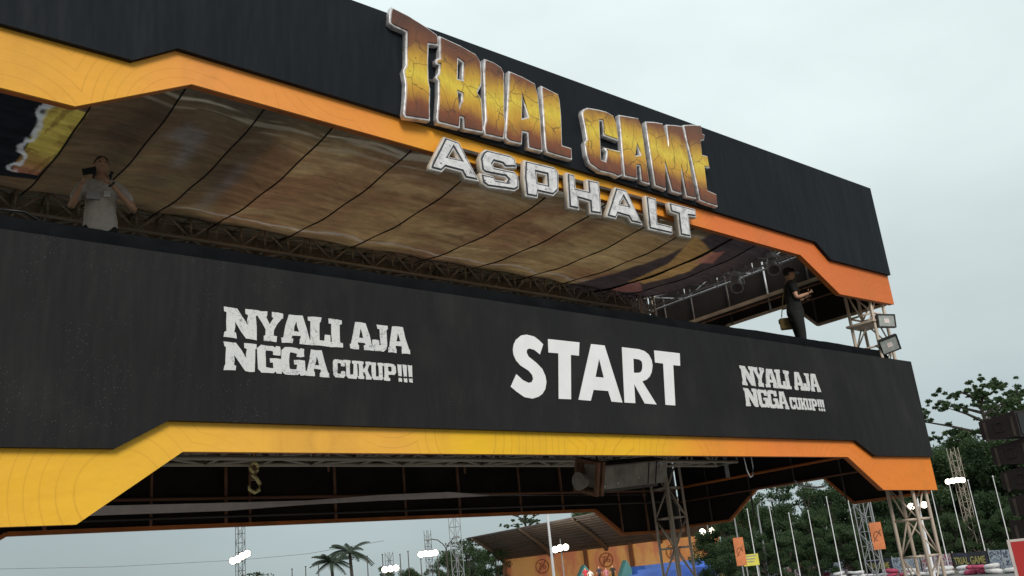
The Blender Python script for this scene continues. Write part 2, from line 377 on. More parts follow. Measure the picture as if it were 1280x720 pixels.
# tube frame on the inner face of the back board
for i, x in enumerate((1.3, 3.4, 4.82, 5.95, 6.34, 7.84, 9.22, 10.4, 11.87, 12.97, 14.6, 15.4)):
    zb = 2.9 if 2.9 < x < 14 else 2.4
    bar('stud', (x, 13.90, zb), (x, 13.90, 4.45), .028 if i % 2 else .022, M['rust'], BL)
for z in (3.27, 3.95): bar('rail', (.6, 13.85, z + .02), (16.4, 13.85, z - .05), .025, M['rust'], BL)
bar('rail', (.6, 13.85, 3.0), (16.4, 13.85, 2.98), .02, M['steel_dark'], BL)
for y in (8.9, 9.75, 10.8, 11.9, 13.0):
    zb = 2.97 if 10.1 < y < 11.8 else 2.45
    bar('stud', (16.46, y, zb), (16.46, y, 4.4), .02, M['steel_dark'], SL)
bar('rail', (16.44, 8.2, 3.30), (16.44, 13.9, 3.27), .032, M['wood'], SL)
bar('rail', (16.44, 8.2, 2.98), (16.44, 13.9, 2.96), .02, M['rust'], SL)
for y in (8.8, 9.6, 10.6, 11.6, 12.6, 13.4):
    zb = 6.5 if 10.1 < y < 11.8 else 5.96
    bar('stud', (16.46, y, zb), (16.46, y, 7.6), .02, M['steel_dark'] if y != 10.6 else M['alu'], SU)
q = MB(); q.box((16.40, 8.2, 6.79), (16.455, 13.9, 6.87)); q.build('rail', M['pale_wood'], SU)
q = MB(); q.box((16.41, 8.2, 6.71), (16.455, 13.9, 6.735)); q.build('rail', M['rust'], SU)
bar('rail', (16.44, 8.4, 6.45), (16.44, 10.3, 6.45), .016, M['rust'], SU)

def truss(p0, p1, w, h, bay, mat, r=.024, rb=.013, parent=G, name='truss', diag_top=True):
    p0, p1 = Vector(p0), Vector(p1); d = (p1 - p0).normalized(); L_ = (p1 - p0).length
    sdv = d.cross(Vector((0, 0, 1))).normalized() if abs(d.z) < .9 else Vector((1, 0, 0)); upv = sdv.cross(d).normalized()
    root = empty(name, (0, 0, 0), parent=parent)
    C = [(-1, -1), (1, -1), (1, 1), (-1, 1)]
    pt = lambda i, t: p0 + d * t + sdv * (C[i][0] * w / 2) + upv * (C[i][1] * h / 2)
    for i in range(4): bar('chord', pt(i, 0), pt(i, L_), r, mat, root)
    n = max(1, round(L_ / bay)); b = L_ / n
    for k in range(n + 1):
        for i in range(4): bar('brace', pt(i, k * b), pt((i + 1) % 4, k * b), rb, mat, root, 6)
    for k in range(n):
        for i in range(4):
            if i % 2 == 0 and not diag_top: continue
            a, c = (k, k + 1) if (k + i) % 2 else (k + 1, k)
            bar('brace', pt(i, a * b), pt((i + 1) % 4, c * b), rb, mat, root, 6)
    return root
# towers at the four corners, the roof trusses, the deck trusses
def tower(xa, ya, s, top, mat):
    root = empty('tower', (0, 0, 0), parent=G)
    C = [(xa, ya), (xa + s, ya), (xa + s, ya + s), (xa, ya + s)]
    for x, y in C: bar('leg', (x, y, 0), (x, y, top), .03, mat, root, 10)
    z = .12; k = 0
    while z < top - .3:
        for i in range(4):
            a, c = C[i], C[(i + 1) % 4]
            bar('rung', (*a, z), (*c, z), .02, mat, root)
            lo, hi = (z, z + .62) if (k + i) % 2 else (z + .62, z)
            bar('brace', (*a, lo), (*c, hi), .015, mat, root)
        z += .62; k += 1
    b = MB()
    for x, y in C: b.box((x - .09, y - .09, 0.012), (x + .09, y + .09, .03))
    b.build('base_plate', mat, root)
    return root
TW = tower(15.90, 8.14, .46, 7.6, M['cream'])
tower(15.40, 13.2, .46, 7.6, M['cream'])
tower(.62, 8.14, .46, 7.6, M['cream'])
tower(.62, 13.2, .46, 7.6, M['cream'])
q = MB(); q.box((15.8, 8.1, 5.52), (16.42, 8.66, 5.56)); q.build('platform', M['cream'], TW)

truss((1.0, 13.55, 7.42), (16.0, 13.55, 7.42), .36, .38, .42, M['truss_brown'], .026, .018)
truss((15.9, 8.7, 7.42), (15.9, 13.35, 7.42), .24, .30, .9, M['alu'], .024, .012, diag_top=False)
truss((1.1, 8.7, 7.42), (1.1, 13.35, 7.42), .30, .30, .5, M['alu'])
truss((1.0, 8.55, 7.72), (16.0, 8.55, 7.72), .30, .24, .6, M['truss_brown'])
for y, z, mt in ((9.3, 4.18, 'steel_dark'), (11.5, 3.66, 'truss_brown'), (12.9, 4.0, 'truss_brown')):
    truss((1.0, y, z), (15.3, y, z), .5, .42, .75, M[mt], .03, .018)
for x in (2.2, 5.5, 9.0, 12.4, 15.2):
    truss((x, 8.4, 4.05), (x, 13.6, 4.05), .3, .22, .9, M['steel_dark'], .024, .014)
# short tubes hanging below the deck
for x, y, z0, r, m_ in ((5.35, 11.6, 3.22, .04, 'rust'), (6.9, 12.4, 3.45, .016, 'rust'), (8.2, 12.2, 3.55, .022, 'rust'), (9.9, 13, 3.5, .02, 'rust'), (15.0, 11.3, 3.15, .04, 'grey')):
    bar('hanger', (x, y, z0), (x, y, 4.0), r, M[m_], G)
q = MB()
for i in range(26):
    a = 1.0 + i * .6; q.box((a, Y0 + .35, 4.50), (a + .592, 13.9, 4.545))
q.build('deck_boards', M['black_cloth'], G)
# rolled cloth rail along the front edge of the deck
vs, fs = [], []
prof = [(8.14, 4.60), (8.12, 4.80), (8.16, 4.95), (8.24, 5.02), (8.34, 5.03), (8.42, 4.94), (8.40, 4.70), (8.36, 4.56)]
nx = 160
for i in range(nx + 1):
    x = .6 + (16.12 - .6) * i / nx
    for j, (y, z) in enumerate(prof):
        w = mnoise.noise(Vector((x * 1.3, j * .5, 0))) * .03 + mnoise.noise(Vector((x * 5, j, 3))) * .012
        vs.append((x, y + w, z + (w if j in (2, 3, 4) else 0)))
n_ = len(prof)
for i in range(nx):
    for j in range(n_): fs.append((i * n_ + j, i * n_ + (j + 1) % n_, (i + 1) * n_ + (j + 1) % n_, (i + 1) * n_ + j))
fs += [tuple(range(n_)), tuple(range(nx * n_, nx * n_ + n_))[::-1]]
obj('deck_rail_cloth', mesh_from('deck_rail_cloth', vs, fs, M['rail_cloth'], True), G)

# ---- roof: reused printed banners laced side by side, sagging between front and back
def vnoise(x, y, sx, sy, seed, oct=4):
    r = np.zeros_like(x); amp = 1; tot = 0
    for o in range(oct):
        g = np.random.default_rng(seed + o).random((128, 128))
        u = (x / sx) * 2 ** o + 31.7; w = (y / sy) * 2 ** o + 17.3
        i = np.floor(u).astype(int); j = np.floor(w).astype(int); fu = u - i; fw = w - j
        fu = fu * fu * (3 - 2 * fu); fw = fw * fw * (3 - 2 * fw)
        a = g[i % 128, j % 128]; b = g[(i + 1) % 128, j % 128]; c_ = g[i % 128, (j + 1) % 128]; d_ = g[(i + 1) % 128, (j + 1) % 128]
        r += amp * ((a * (1 - fu) + b * fu) * (1 - fw) + (c_ * (1 - fu) + d_ * fu) * fw); tot += amp; amp *= .5
    return r / tot
def sdpoly(x, y, poly):                     # signed distance, negative inside
    p = np.array(poly, float); n = len(p); d = np.full(x.shape, 1e9); ins = np.zeros(x.shape, bool)
    for i in range(n):
        a, b = p[i], p[(i + 1) % n]; e_ = b - a; wx, wy = x - a[0], y - a[1]
        t = np.clip((wx * e_[0] + wy * e_[1]) / (e_ @ e_), 0, 1); d = np.minimum(d, np.hypot(wx - t * e_[0], wy - t * e_[1]))
        c_ = (a[1] > y) != (b[1] > y)
        with np.errstate(divide='ignore', invalid='ignore'):
            xx = (b[0] - a[0]) * (y - a[1]) / (b[1] - a[1]) + a[0]
        ins ^= c_ & (x < xx)
    return np.where(ins, -d, d)
def sm(a, lo, hi): t = np.clip((a - lo) / (hi - lo), 0, 1); return t * t * (3 - 2 * t)
ZR = 7.66
def P(*pts): return [tuple(onZ(px, py, ZR - .15)[:2]) for px, py in pts]
def L3(*c_): return np.array([srgb(*c_)[:3]])
def roof_paint(x, y):
    sh = x.shape; st = vnoise(x, y, 1.6, .10, 5); st2 = vnoise(x, y, 1.1, .22, 11); bl = vnoise(x, y, 1.3, 1.0, 21); fi = vnoise(x, y, .25, .2, 31)
    wob = (vnoise(x, y, .5, .5, 41) - .5) * .5
    def mixp(c_, k, col): return c_ * (1 - k[..., None]) + L3(*col) * k[..., None]
    c_ = np.ones(sh + (3,)) * L3(150, 118, 84)
    c_ = mixp(c_, sm(bl, .36, .66) * .55, (186, 150, 104))
    c_ = mixp(c_, sm(bl, .55, .30) * .42, (140, 92, 70))
    c_ = mixp(c_, sm(vnoise(x, y, .7, .6, 51), .50, .75) * .4, (200, 172, 124))
    # left end: dark panel with one big gold letter stroke
    left = sm(x + wob * .1, 5.6, 4.6)
    c_ = mixp(c_, left * .75, (62, 56, 46))
    # olive-dark streaked margins, front and back
    fr = sm(y + wob * .9 + (x - 4) * -.03, 10.5, 9.4); c_ = mixp(c_, fr * .85, (74, 68, 58))
    c_ = mixp(c_, fr * sm(st, .52, .60) * .7, (176, 164, 146))
    bk = sm(y + wob * .35, 13.0, 13.5); c_ = mixp(c_, bk * .9, (52, 52, 44))
    c_ = mixp(c_, sm(st2, .56, .7) * .35 * (1 - fr), (96, 70, 52))
    # pale ragged contour of the print
    ed = np.abs(y + wob * .6 - 12.95 - .04 * np.sin(x * 2)); c_ = mixp(c_, sm(ed, .07, .02) * .6 * sm(x, 4.5, 5.2), (190, 172, 160))
    # letter fragments seen through the cloth on the left
    for poly, k, col in ((P((205, 165), (232, 150), (262, 162), (232, 205), (212, 205), (228, 178)), .7, (112, 110, 112)),
                         (P((135, 160), (195, 125), (215, 135), (160, 190), (135, 240), (105, 262)), .55, (40, 46, 44)),
                         (P((262, 215), (330, 165), (345, 175), (300, 225), (262, 240)), .5, (66, 66, 62)),
                         (P((240, 262), (300, 200), (310, 205), (255, 268)), .6, (120, 116, 116)),
                         (P((185, 215), (215, 218), (205, 232), (185, 230)), .6, (60, 54, 50))):
        c_ = mixp(c_, sm(sdpoly(x + wob * .25, y + wob * .25, poly), .10, -.12) * k * .6, col)
    blk = P((-60, 100), (75, 118), (105, 140), (46, 222), (-60, 215))
    c_ = mixp(c_, sm(sdpoly(x, y, blk), .03, -.02), (26, 28, 32))
    gp = P((62, 122), (110, 134), (47, 216), (14, 213)); sd_ = sdpoly(x + wob * .1, y + wob * .1, gp)
    edge = P((60, 121), (68, 124), (20, 213), (11, 211))
    g_ = mixp(np.ones(sh + (3,)) * L3(182, 160, 78), sm(y, 10.4, 9.2), (150, 96, 66)); g_ = mixp(g_, sm(y, 11.6, 12.8), (150, 92, 84))
    g_ = mixp(g_, sm(vnoise(x + y * .12, y, .07, .9, 91), .58, .64) * .5, (84, 52, 36)); g_ = mixp(g_, sm(vnoise(x, y, .3, .3, 95), .6, .7) * .5, (120, 86, 50))
    k = sm(sd_, .02, -.02)[..., None]; c_ = c_ * (1 - k) + g_ * k
    jg = (vnoise(x, y, .16, .35, 301, 2) - .5) * .30; c_ = mixp(c_, sm(sdpoly(x + jg, y, edge), .02, -.015) * .85, (196, 196, 198))
    # right end: purple-black cloth with a gold diagonal stroke
    rt = sm(sdpoly(x + wob * .15, y, P((905, 290), (985, 320), (985, 420), (770, 420), (680, 372))), .08, -.05); c_ = mixp(c_, rt * .93, (66, 56, 62))
    gs = sm(sdpoly(x + wob * .12, y, P((870, 296), (893, 315), (860, 335), (805, 355), (785, 350), (835, 325))), .05, -.04); c_ = mixp(c_, gs * .8, (196, 150, 92))
    gs = sm(sdpoly(x + wob * .12, y, P((880, 314), (905, 313), (890, 325), (868, 326))), .05, -.04); c_ = mixp(c_, gs * .8, (170, 110, 96))
    gs = sm(sdpoly(x, y + wob * .12, P((762, 360), (800, 352), (802, 364), (770, 370))), .05, -.04); c_ = mixp(c_, gs * .7, (156, 100, 92))
    f2 = vnoise(x, y, .07, .05, 61, 3); f3 = vnoise(x, y, .45, .028, 71, 3)
    c_ *= (.80 + .40 * fi)[..., None]; c_ *= (.28 + .50 * st + .30 * st2 + .34 * f2 + .42 * f3)[..., None]  # the streak factors paint wrinkle shading into the cloth colour
    gr = c_.mean(-1, keepdims=True); c_ = (gr + (c_ - gr) * 1.0) * .80
    for k_, (ex, ey) in enumerate(((5.9, 11.2), (7.4, 12.0), (8.6, 11.0), (10.1, 11.8), (11.5, 10.9), (6.6, 10.4), (9.4, 12.4))):   # split contours of the old print
        rr_ = np.hypot((x - ex) / 1.1, (y - ey) / .7) + wob * .8; c_ = mixp(c_, sm(np.abs(rr_ - .62), .035, .01) * .30 * sm(vnoise(x, y, .4, .4, 200 + k_), .42, .55), (52, 34, 26))
    return np.clip(c_, 0, 1)
m = Mat('printed_roof_cloth', .8, 0, .2)
at_ = m.n('ShaderNodeAttribute', attribute_name='print'); m.color(at_.outputs['Color'])
tr = m.n('ShaderNodeBsdfTranslucent'); m.l(at_.outputs['Color'], tr.inputs[0]); ms = m.n('ShaderNodeMixShader'); ms.inputs[0].default_value = .42
m.l(m.b.outputs[0], ms.inputs[1]); m.l(tr.outputs[0], ms.inputs[2]); m.l(ms.outputs[0], m.o.inputs[0])
m.bump(m.math('ADD', m.noise(2.2, 8, (.5, 3.2, 1), rough=.68), m.math('MULTIPLY', m.noise(4, 4), .5)), .9, .08); M['roof'] = m.m
ROOF = empty('roof_canopy', parent=G)
ribs = [2.78] + [round(onZ(px, py, 7.62).x, 3) for px, py in ((224, 112), (325, 133), (408, 157), (498, 190), (568, 220), (657, 250), (727, 262), (782, 284), (828, 294), (880, 306))] + [14.35, 15.15]
YA, YB = 8.2, 14.05
def zroof(x, y, xa, xb):
    t = (y - YA) / (YB - YA); u = (x - xa) / (xb - xa)
    return ZR + .12 - .40 * 4 * t * (1 - t) * .8 + .05 * np.sin(np.pi * np.clip(u, 0, 1)) * (4 * t * (1 - t)) ** .5 - .10 * t
edges_ = [1.2] + ribs + [15.85]
for xa, xb in zip(edges_[:-1], edges_[1:]):
    nx, ny = max(8, int((xb - xa) / .02)), 290
    gx, gy = np.meshgrid(np.linspace(xa, xb, nx), np.linspace(YA, YB, ny), indexing='ij')
    gz = zroof(gx, gy, xa, xb) + (vnoise(gx, gy, .9, .35, 77) - .5) * .07 * np.sin(np.pi * (gx - xa) / (xb - xa))
    vs = np.stack([gx, gy, gz], -1).reshape(-1, 3)
    i = np.arange(nx - 1)[:, None] * ny + np.arange(ny - 1)[None, :]
    fs = np.stack([i, i + ny, i + ny + 1, i + 1], -1).reshape(-1, 4)
    me = bpy.data.meshes.new('roof_panel'); me.vertices.add(len(vs)); me.vertices.foreach_set('co', vs.astype(np.float32).ravel())
    me.loops.add(fs.size); me.loops.foreach_set('vertex_index', fs.ravel().astype(np.int32)); me.polygons.add(len(fs))
    me.polygons.foreach_set('loop_start', (np.arange(len(fs)) * 4).astype(np.int32)); me.polygons.foreach_set('loop_total', np.full(len(fs), 4, np.int32)); me.update()
    me.polygons.foreach_set('use_smooth', [True] * len(fs))
    ca = me.color_attributes.new('print', 'FLOAT_COLOR', 'POINT'); c_ = roof_paint(gx, gy).reshape(-1, 3) * random.uniform(.84, 1.14)
    ca.data.foreach_set('color', np.concatenate([c_, np.ones((len(c_), 1))], 1).astype(np.float32).ravel()); me.materials.append(M['roof'])
    me.validate(); obj('roof_panel', me, ROOF)
# the roof cloth turns down behind the rear truss
vx = np.linspace(1.2, 15.85, 400); vs = []
for x in vx:
    for j in range(6): vs.append((x, 13.86 + .05 * mnoise.noise(Vector((x * 1.5, j * .6, 1))) - .006 * j, 7.62 - j * .11))
me = mesh_from('roof_valance', vs, [(i * 6 + j, (i + 1) * 6 + j, (i + 1) * 6 + j + 1, i * 6 + j + 1) for i in range(399) for j in range(5)], simple('beige_cloth', (.36, .28, .20), .85, var=.7, scale=1.6), True)
obj('roof_valance', me, ROOF)
for x in ribs:
    b = MB(); b.tube([(x, y, float(zroof(x, y, x, x + 1)) - .010 + .012 * math.sin(y * 5 + x)) for y in np.linspace(YA, YB, 40)], .012, 6); b.build('seam_rope', M['seam'], ROOF)

# ------------------------------------------------------------------ LETTERING
def trace(pts, ox, oy, sc, Y): return [(lambda v: (v.x, v.z))(onY(ox + x / sc, oy + y / sc, Y)) for x, y in pts]
START = [
 [[(290,150),(270,212),(235,184),(205,175),(190,183),(188,200),(200,225),(250,265),(285,302),(304,345),(310,382),(303,425),(285,455),(262,472),(225,484),(175,475),(125,440),(90,410),(125,333),(165,370),(200,387),(220,382),(229,362),(222,338),(200,312),(150,280),(122,248),(107,212),(104,180),(109,150),(122,122),(155,95),(190,90),(235,102),(265,125)]],
 [[(320,117),(513,138),(510,220),(460,215),(462,488),(385,485),(383,205),(322,200)]],
 [[(585,148),(668,157),(778,508),(710,502),(690,437),(600,430),(583,497),(507,491)],[(634,240),(612,350),(664,355)]],
 [[(775,167),(880,180),(915,192),(940,213),(957,245),(963,280),(958,320),(946,347),(928,366),(900,378),(988,520),(915,514),(850,395),(857,512),(790,508)],[(845,238),(848,325),(880,325),(893,318),(900,302),(901,275),(896,255),(880,243)]],
 [[(973,187),(1130,205),(1133,282),(1090,278),(1103,526),(1042,522),(1028,268),(978,262)]]]
BAN_L = [c for c in FL.children if c.name.startswith('black_banner')][0]
for g in START: plate('letter', [trace(p, 620, 400, 4.923, 7.966) for p in g], 7.964, .005, M['white'], FL)
# slab-serif glyphs in a unit box
def sl(*p): return list(p)
GL = {
 'N': [[(0,0),(.36,0),(.36,.17),(.30,.19),(.30,.55),(.62,0),(.93,0),(.93,.83),(1,.85),(1,1),(.62,1),(.62,.84),(.68,.82),(.68,.46),(.38,1),(0,1),(0,.84),(.06,.82),(.06,.19),(0,.17)]],
 'Y': [[(.27,0),(.75,0),(.75,.17),(.66,.19),(.66,.40),(.94,.83),(1,.84),(1,1),(.60,1),(.60,.85),(.65,.83),(.52,.58),(.38,.83),(.44,.85),(.44,1),(0,1),(0,.84),(.06,.83),(.36,.38),(.36,.19),(.27,.17)]],
 'A': [[(0,0),(.38,0),(.38,.16),(.33,.18),(.35,.27),(.63,.27),(.65,.18),(.60,.16),(.60,0),(1,0),(1,.17),(.95,.18),(.72,1),(.25,1),(.05,.18),(0,.17)],[(.40,.43),(.58,.43),(.49,.78)]],
 'L': [[(0,0),(1,0),(1,.42),(.78,.42),(.72,.20),(.52,.20),(.52,.83),(.62,.85),(.62,1),(0,1),(0,.85),(.12,.83),(.12,.18),(0,.16)]],
 'I': [[(0,0),(1,0),(1,.16),(.82,.18),(.82,.82),(1,.84),(1,1),(0,1),(0,.84),(.18,.82),(.18,.18),(0,.16)]],
 'J': [[(.12,0),(.66,0),(.82,.08),(.88,.22),(.88,.82),(1,.84),(1,1),(.34,1),(.34,.84),(.50,.82),(.50,.22),(.40,.22),(.40,.42),(0,.42),(0,.12)]],
 'G': [[(.14,0),(.68,0),(.76,.07),(.80,0),(1,0),(1,.55),(.52,.55),(.52,.38),(.66,.38),(.66,.20),(.36,.20),(.34,.25),(.34,.76),(.38,.81),(.62,.81),(.66,.76),(.66,.68),(.98,.68),(.98,1),(.80,1),(.76,.93),(.68,1),(.14,1),(0,.88),(0,.12)]],
 'C': [[(.14,0),(.86,0),(1,.12),(1,.36),(.66,.36),(.66,.22),(.36,.22),(.36,.79),(.66,.79),(.66,.64),(1,.64),(1,1),(.80,1),(.76,.93),(.68,1),(.14,1),(0,.88),(0,.12)]],
 'U': [[(.20,0),(.80,0),(.92,.12),(.92,.83),(1,.85),(1,1),(.56,1),(.56,.85),(.63,.83),(.63,.22),(.37,.22),(.37,.83),(.44,.85),(.44,1),(0,1),(0,.85),(.08,.83),(.08,.12)]],
 'K': [[(0,0),(.44,0),(.44,.16),(.37,.18),(.37,.38),(.45,.42),(.60,.16),(.56,.16),(.56,0),(1,0),(1,.16),(.93,.18),(.70,.54),(.88,.83),(.97,.85),(.97,1),(.58,1),(.58,.85),(.62,.83),(.48,.62),(.37,.56),(.37,.83),(.44,.85),(.44,1),(0,1),(0,.85),(.07,.83),(.07,.18),(0,.16)]],
 'P': [[(0,0),(.50,0),(.50,.16),(.40,.18),(.40,.36),(.84,.36),(1,.48),(1,.88),(.86,1),(0,1),(0,.85),(.08,.83),(.08,.18),(0,.16)],[(.40,.55),(.62,.55),(.67,.60),(.67,.77),(.62,.82),(.40,.82)]],
 '!': [[(.1,.32),(.9,.32),(1,1),(0,1)],[(.08,0),(.92,0),(.92,.22),(.08,.22)]]}
WID = {  # world x extents relative to a 2.09 m block, from the left of the block; rows: (z0, z1)
 'row1': [('N',0,.345),('Y',.315,.60),('A',.58,.90),('L',.865,1.11),('I',1.10,1.25),('A',1.335,1.615),('J',1.60,1.805),('A',1.795,2.065)],
 'row2': [('N',0,.325),('G',.33,.57),('G',.575,.82),('A',.83,1.085)],
 'row3': [('C',1.13,1.265),('U',1.265,1.42),('K',1.415,1.57),('U',1.565,1.72),('P',1.715,1.87),('!',1.895,1.945),('!',1.96,2.01),('!',2.025,2.08)]}
def slogan(xs):
    rr = random.Random(3); kk = 0
    for row, z0, z1 in (('row1', 4.03, 4.322), ('row2', 3.715, 3.985), ('row3', 3.72, 3.905)):
        for ch, a, b in WID[row]:
            poly = []
            for g in GL[ch]:
                q_ = []
                for i in range(len(g)):      # ragged, worn contour
                    p, n2 = g[i], g[(i + 1) % len(g)]
                    q_.append(p)
                    if math.hypot(p[0] - n2[0], p[1] - n2[1]) > .3: q_.append(((p[0] + n2[0]) / 2, (p[1] + n2[1]) / 2))
                poly.append([(xs + a + (b - a) * (u + rr.uniform(-.022, .022)), z0 + (z1 - z0) * (w + rr.uniform(-.018, .018))) for u, w in q_])
            kk += 1; plate('letter', poly, 7.964 - .0012 * (kk % 2), .005, M['crack'], FL)
slogan(3.395); slogan(11.275)

YS = 7.885
def raised_letter(root, polys, layers, name='letter'):
    """layers: (inset, front Y, depth, material); the first is the letter itself, the others its sub-parts"""
    base = None
    for k, (ins, yf, dp, mt) in enumerate(layers):
        pl = [inset(p, ins if j == 0 else -ins) for j, p in enumerate(polys)]
        o = plate(name if k == 0 else ('rim' if k == 1 and len(layers) > 2 else 'face'), pl, yf, dp, mt, root if k == 0 else base, bevel=.008 if k == 0 else 0)
        if k == 0: base = o
TR = [
 [[(62,28),(130,62),(200,106),(250,142),(256,165),(256,188),(216,182),(214,250),(216,330),(223,365),(221,430),(222,495),(118,480),(112,462),(118,400),(120,340),(111,288),(122,265),(122,130),(72,108),(54,92),(56,50)]],
 [[(258,146),(345,186),(408,222),(428,252),(433,300),(432,350),(416,380),(433,408),(437,470),(440,545),(356,528),(354,484),(346,482),(344,526),(300,514),(252,502),(248,480),(254,400),(254,330),(243,315),(256,298),(258,266),(244,262),(246,240),(260,238)],[(337,244),(354,256),(353,328),(335,322)],[(336,378),(350,384),(350,412),(340,440)]],
 [[(443,240),(480,254),(512,275),(525,300),(526,400),(526,480),(531,505),(524,570),(444,552),(440,520),(448,490),(444,400),(440,300)]],
 [[(543,290),(600,314),(650,342),(662,385),(673,480),(682,622),(622,606),(618,545),(600,542),(598,592),(545,580),(528,562),(534,480),(538,400)],[(600,376),(622,478),(598,484)]],
 [[(675,350),(745,385),(752,410),(758,470),(762,594),(800,606),(803,655),(740,638),(698,624),(692,600),(684,480)]]]
GA = [
 [[(98,112),(104,96),(122,88),(170,96),(208,106),(240,124),(254,160),(260,200),(265,240),(194,214),(190,150),(178,148),(182,240),(186,322),(204,330),(211,285),(198,268),(272,284),(278,340),(282,395),(262,402),(240,390),(180,376),(130,340),(118,300),(110,245),(120,230),(112,180)]],
 [[(264,120),(310,128),(352,135),(368,172),(386,300),(405,436),(364,422),(357,352),(346,350),(349,412),(288,398),(280,300),(272,200)],[(346,258),(362,300),(340,304)]],
 [[(384,150),(424,152),(462,159),(478,215),(496,290),(484,220),(477,164),(516,166),(550,171),(565,240),(590,380),(614,500),(567,488),(538,335),(548,480),(502,465),(464,315),(478,460),(426,440),(410,330),(396,240)]],
 [[(554,166),(600,164),(636,168),(641,205),(651,210),(649,236),(634,238),(640,300),(664,306),(674,362),(652,360),(664,460),(704,478),(710,536),(660,520),(628,506),(612,420),(590,320),(570,240)]]]
AS = [
 [[(118,70),(180,92),(268,262),(205,250),(190,222),(125,205),(108,222),(55,208),(60,185)],[(157,128),(180,164),(140,155)]],
 [[(278,133),(292,123),(395,148),(418,165),(425,205),(372,204),(362,190),(330,181),(324,190),(328,198),(412,216),(430,236),(434,290),(415,302),(300,286),(275,266),(268,222),(325,236),(334,250),(376,258),(380,250),(374,244),(290,228),(272,212),(266,160)]],
 [[(455,168),(580,198),(600,220),(600,300),(578,322),(515,308),(512,332),(460,322),(452,240)],[(508,226),(545,234),(548,270),(512,262)]],
 [[(632,220),(668,231),(672,286),(722,297),(718,248),(770,260),(776,330),(782,402),(730,395),(727,348),(685,336),(688,382),(640,372)]],
 [[(838,282),(885,295),(955,445),(905,434),(892,412),(850,400),(842,420),(798,408),(805,385)],[(872,332),(886,358),(860,354)]],
 [[(965,318),(1010,330),(1016,432),(1078,447),(1080,485),(978,462)]],
 [[(1062,345),(1175,375),(1180,412),(1148,408),(1152,450),(1158,498),(1110,488),(1100,400),(1070,390)]]]
t1 = empty('trial_sign', label='raised gold and silver cut-out word TRIAL on the upper black board', cat='sign')
for g in TR: raised_letter(t1, [trace(p, 470, 0, 3.273, YS) for p in g], [(0, YS, .082, M['silver']), (.026, YS - .014, .0135, M['gold'])])
t2 = empty('game_sign', label='raised gold and silver cut-out word GAME on the upper black board', cat='sign')
for g in GA: raised_letter(t2, [trace(p, 700, 110, 3.6, YS) for p in g], [(0, YS, .082, M['silver']), (.026, YS - .014, .0135, M['gold'])])
t3 = empty('asphalt_sign', label='raised worn white letters ASPHALT hanging across the upper orange band', cat='sign')
for g in AS: raised_letter(t3, [trace(p, 520, 150, 3.368, YS) for p in g], [(0, YS, .075, M['letter_side']), (.008, YS - .006, .0055, M['silver']), (.022, YS - .010, .0035, M['letter_line']), (.042, YS - .02, .0095, M['worn'])])
for t, z in ((t1, 7.5), (t2, 7.3)):
    x0, x1 = (5.9, 8.0) if t is t1 else (8.8, 11.0)
    b = MB(); b.box((x0, YS + .072, z), (x1, Y0 - .0305, z + .04)); b.build('mounting_bar', M['steel_dark'], t)
b = MB(); b.box((6.15, YS + .076, 6.66), (10.6, 8.033, 6.70)); b.build('mounting_bar', M['steel_dark'], t3)
# ------------------------------------------------------------------ PEOPLE
def skin_mesh(verts, edges, radii, sub=2):
    bm = bmesh.new(); sl_ = bm.verts.layers.skin.verify(); vv = []
    for i, (v, r) in enumerate(zip(verts, radii)):
        a = bm.verts.new(v); r = r if isinstance(r, tuple) else (r, r); a[sl_].radius = r; a[sl_].use_root = (i == 0); vv.append(a)
    for a, b in edges: bm.edges.new((vv[a], vv[b]))
    me = bpy.data.meshes.new('sk'); bm.to_mesh(me); bm.free()
    o = bpy.data.objects.new('sk', me); COL.objects.link(o)
    o.modifiers.new('s', 'SKIN'); s_ = o.modifiers.new('u', 'SUBSURF'); s_.levels = sub; s_.render_levels = sub
    r_ = bpy.data.meshes.new_from_object(o.evaluated_get(bpy.context.evaluated_depsgraph_get()))
    bpy.data.objects.remove(o); bpy.data.meshes.remove(me); return r_
def chain_mesh(chains, sub=2):
    """chains: {name: (pos, radius)}, [(a, b)...] as dict + edges"""
    pts, ed = chains; names = list(pts); return skin_mesh([pts[n][0] for n in names], [(names.index(a), names.index(b)) for a, b in ed], [pts[n][1] for n in names], sub)
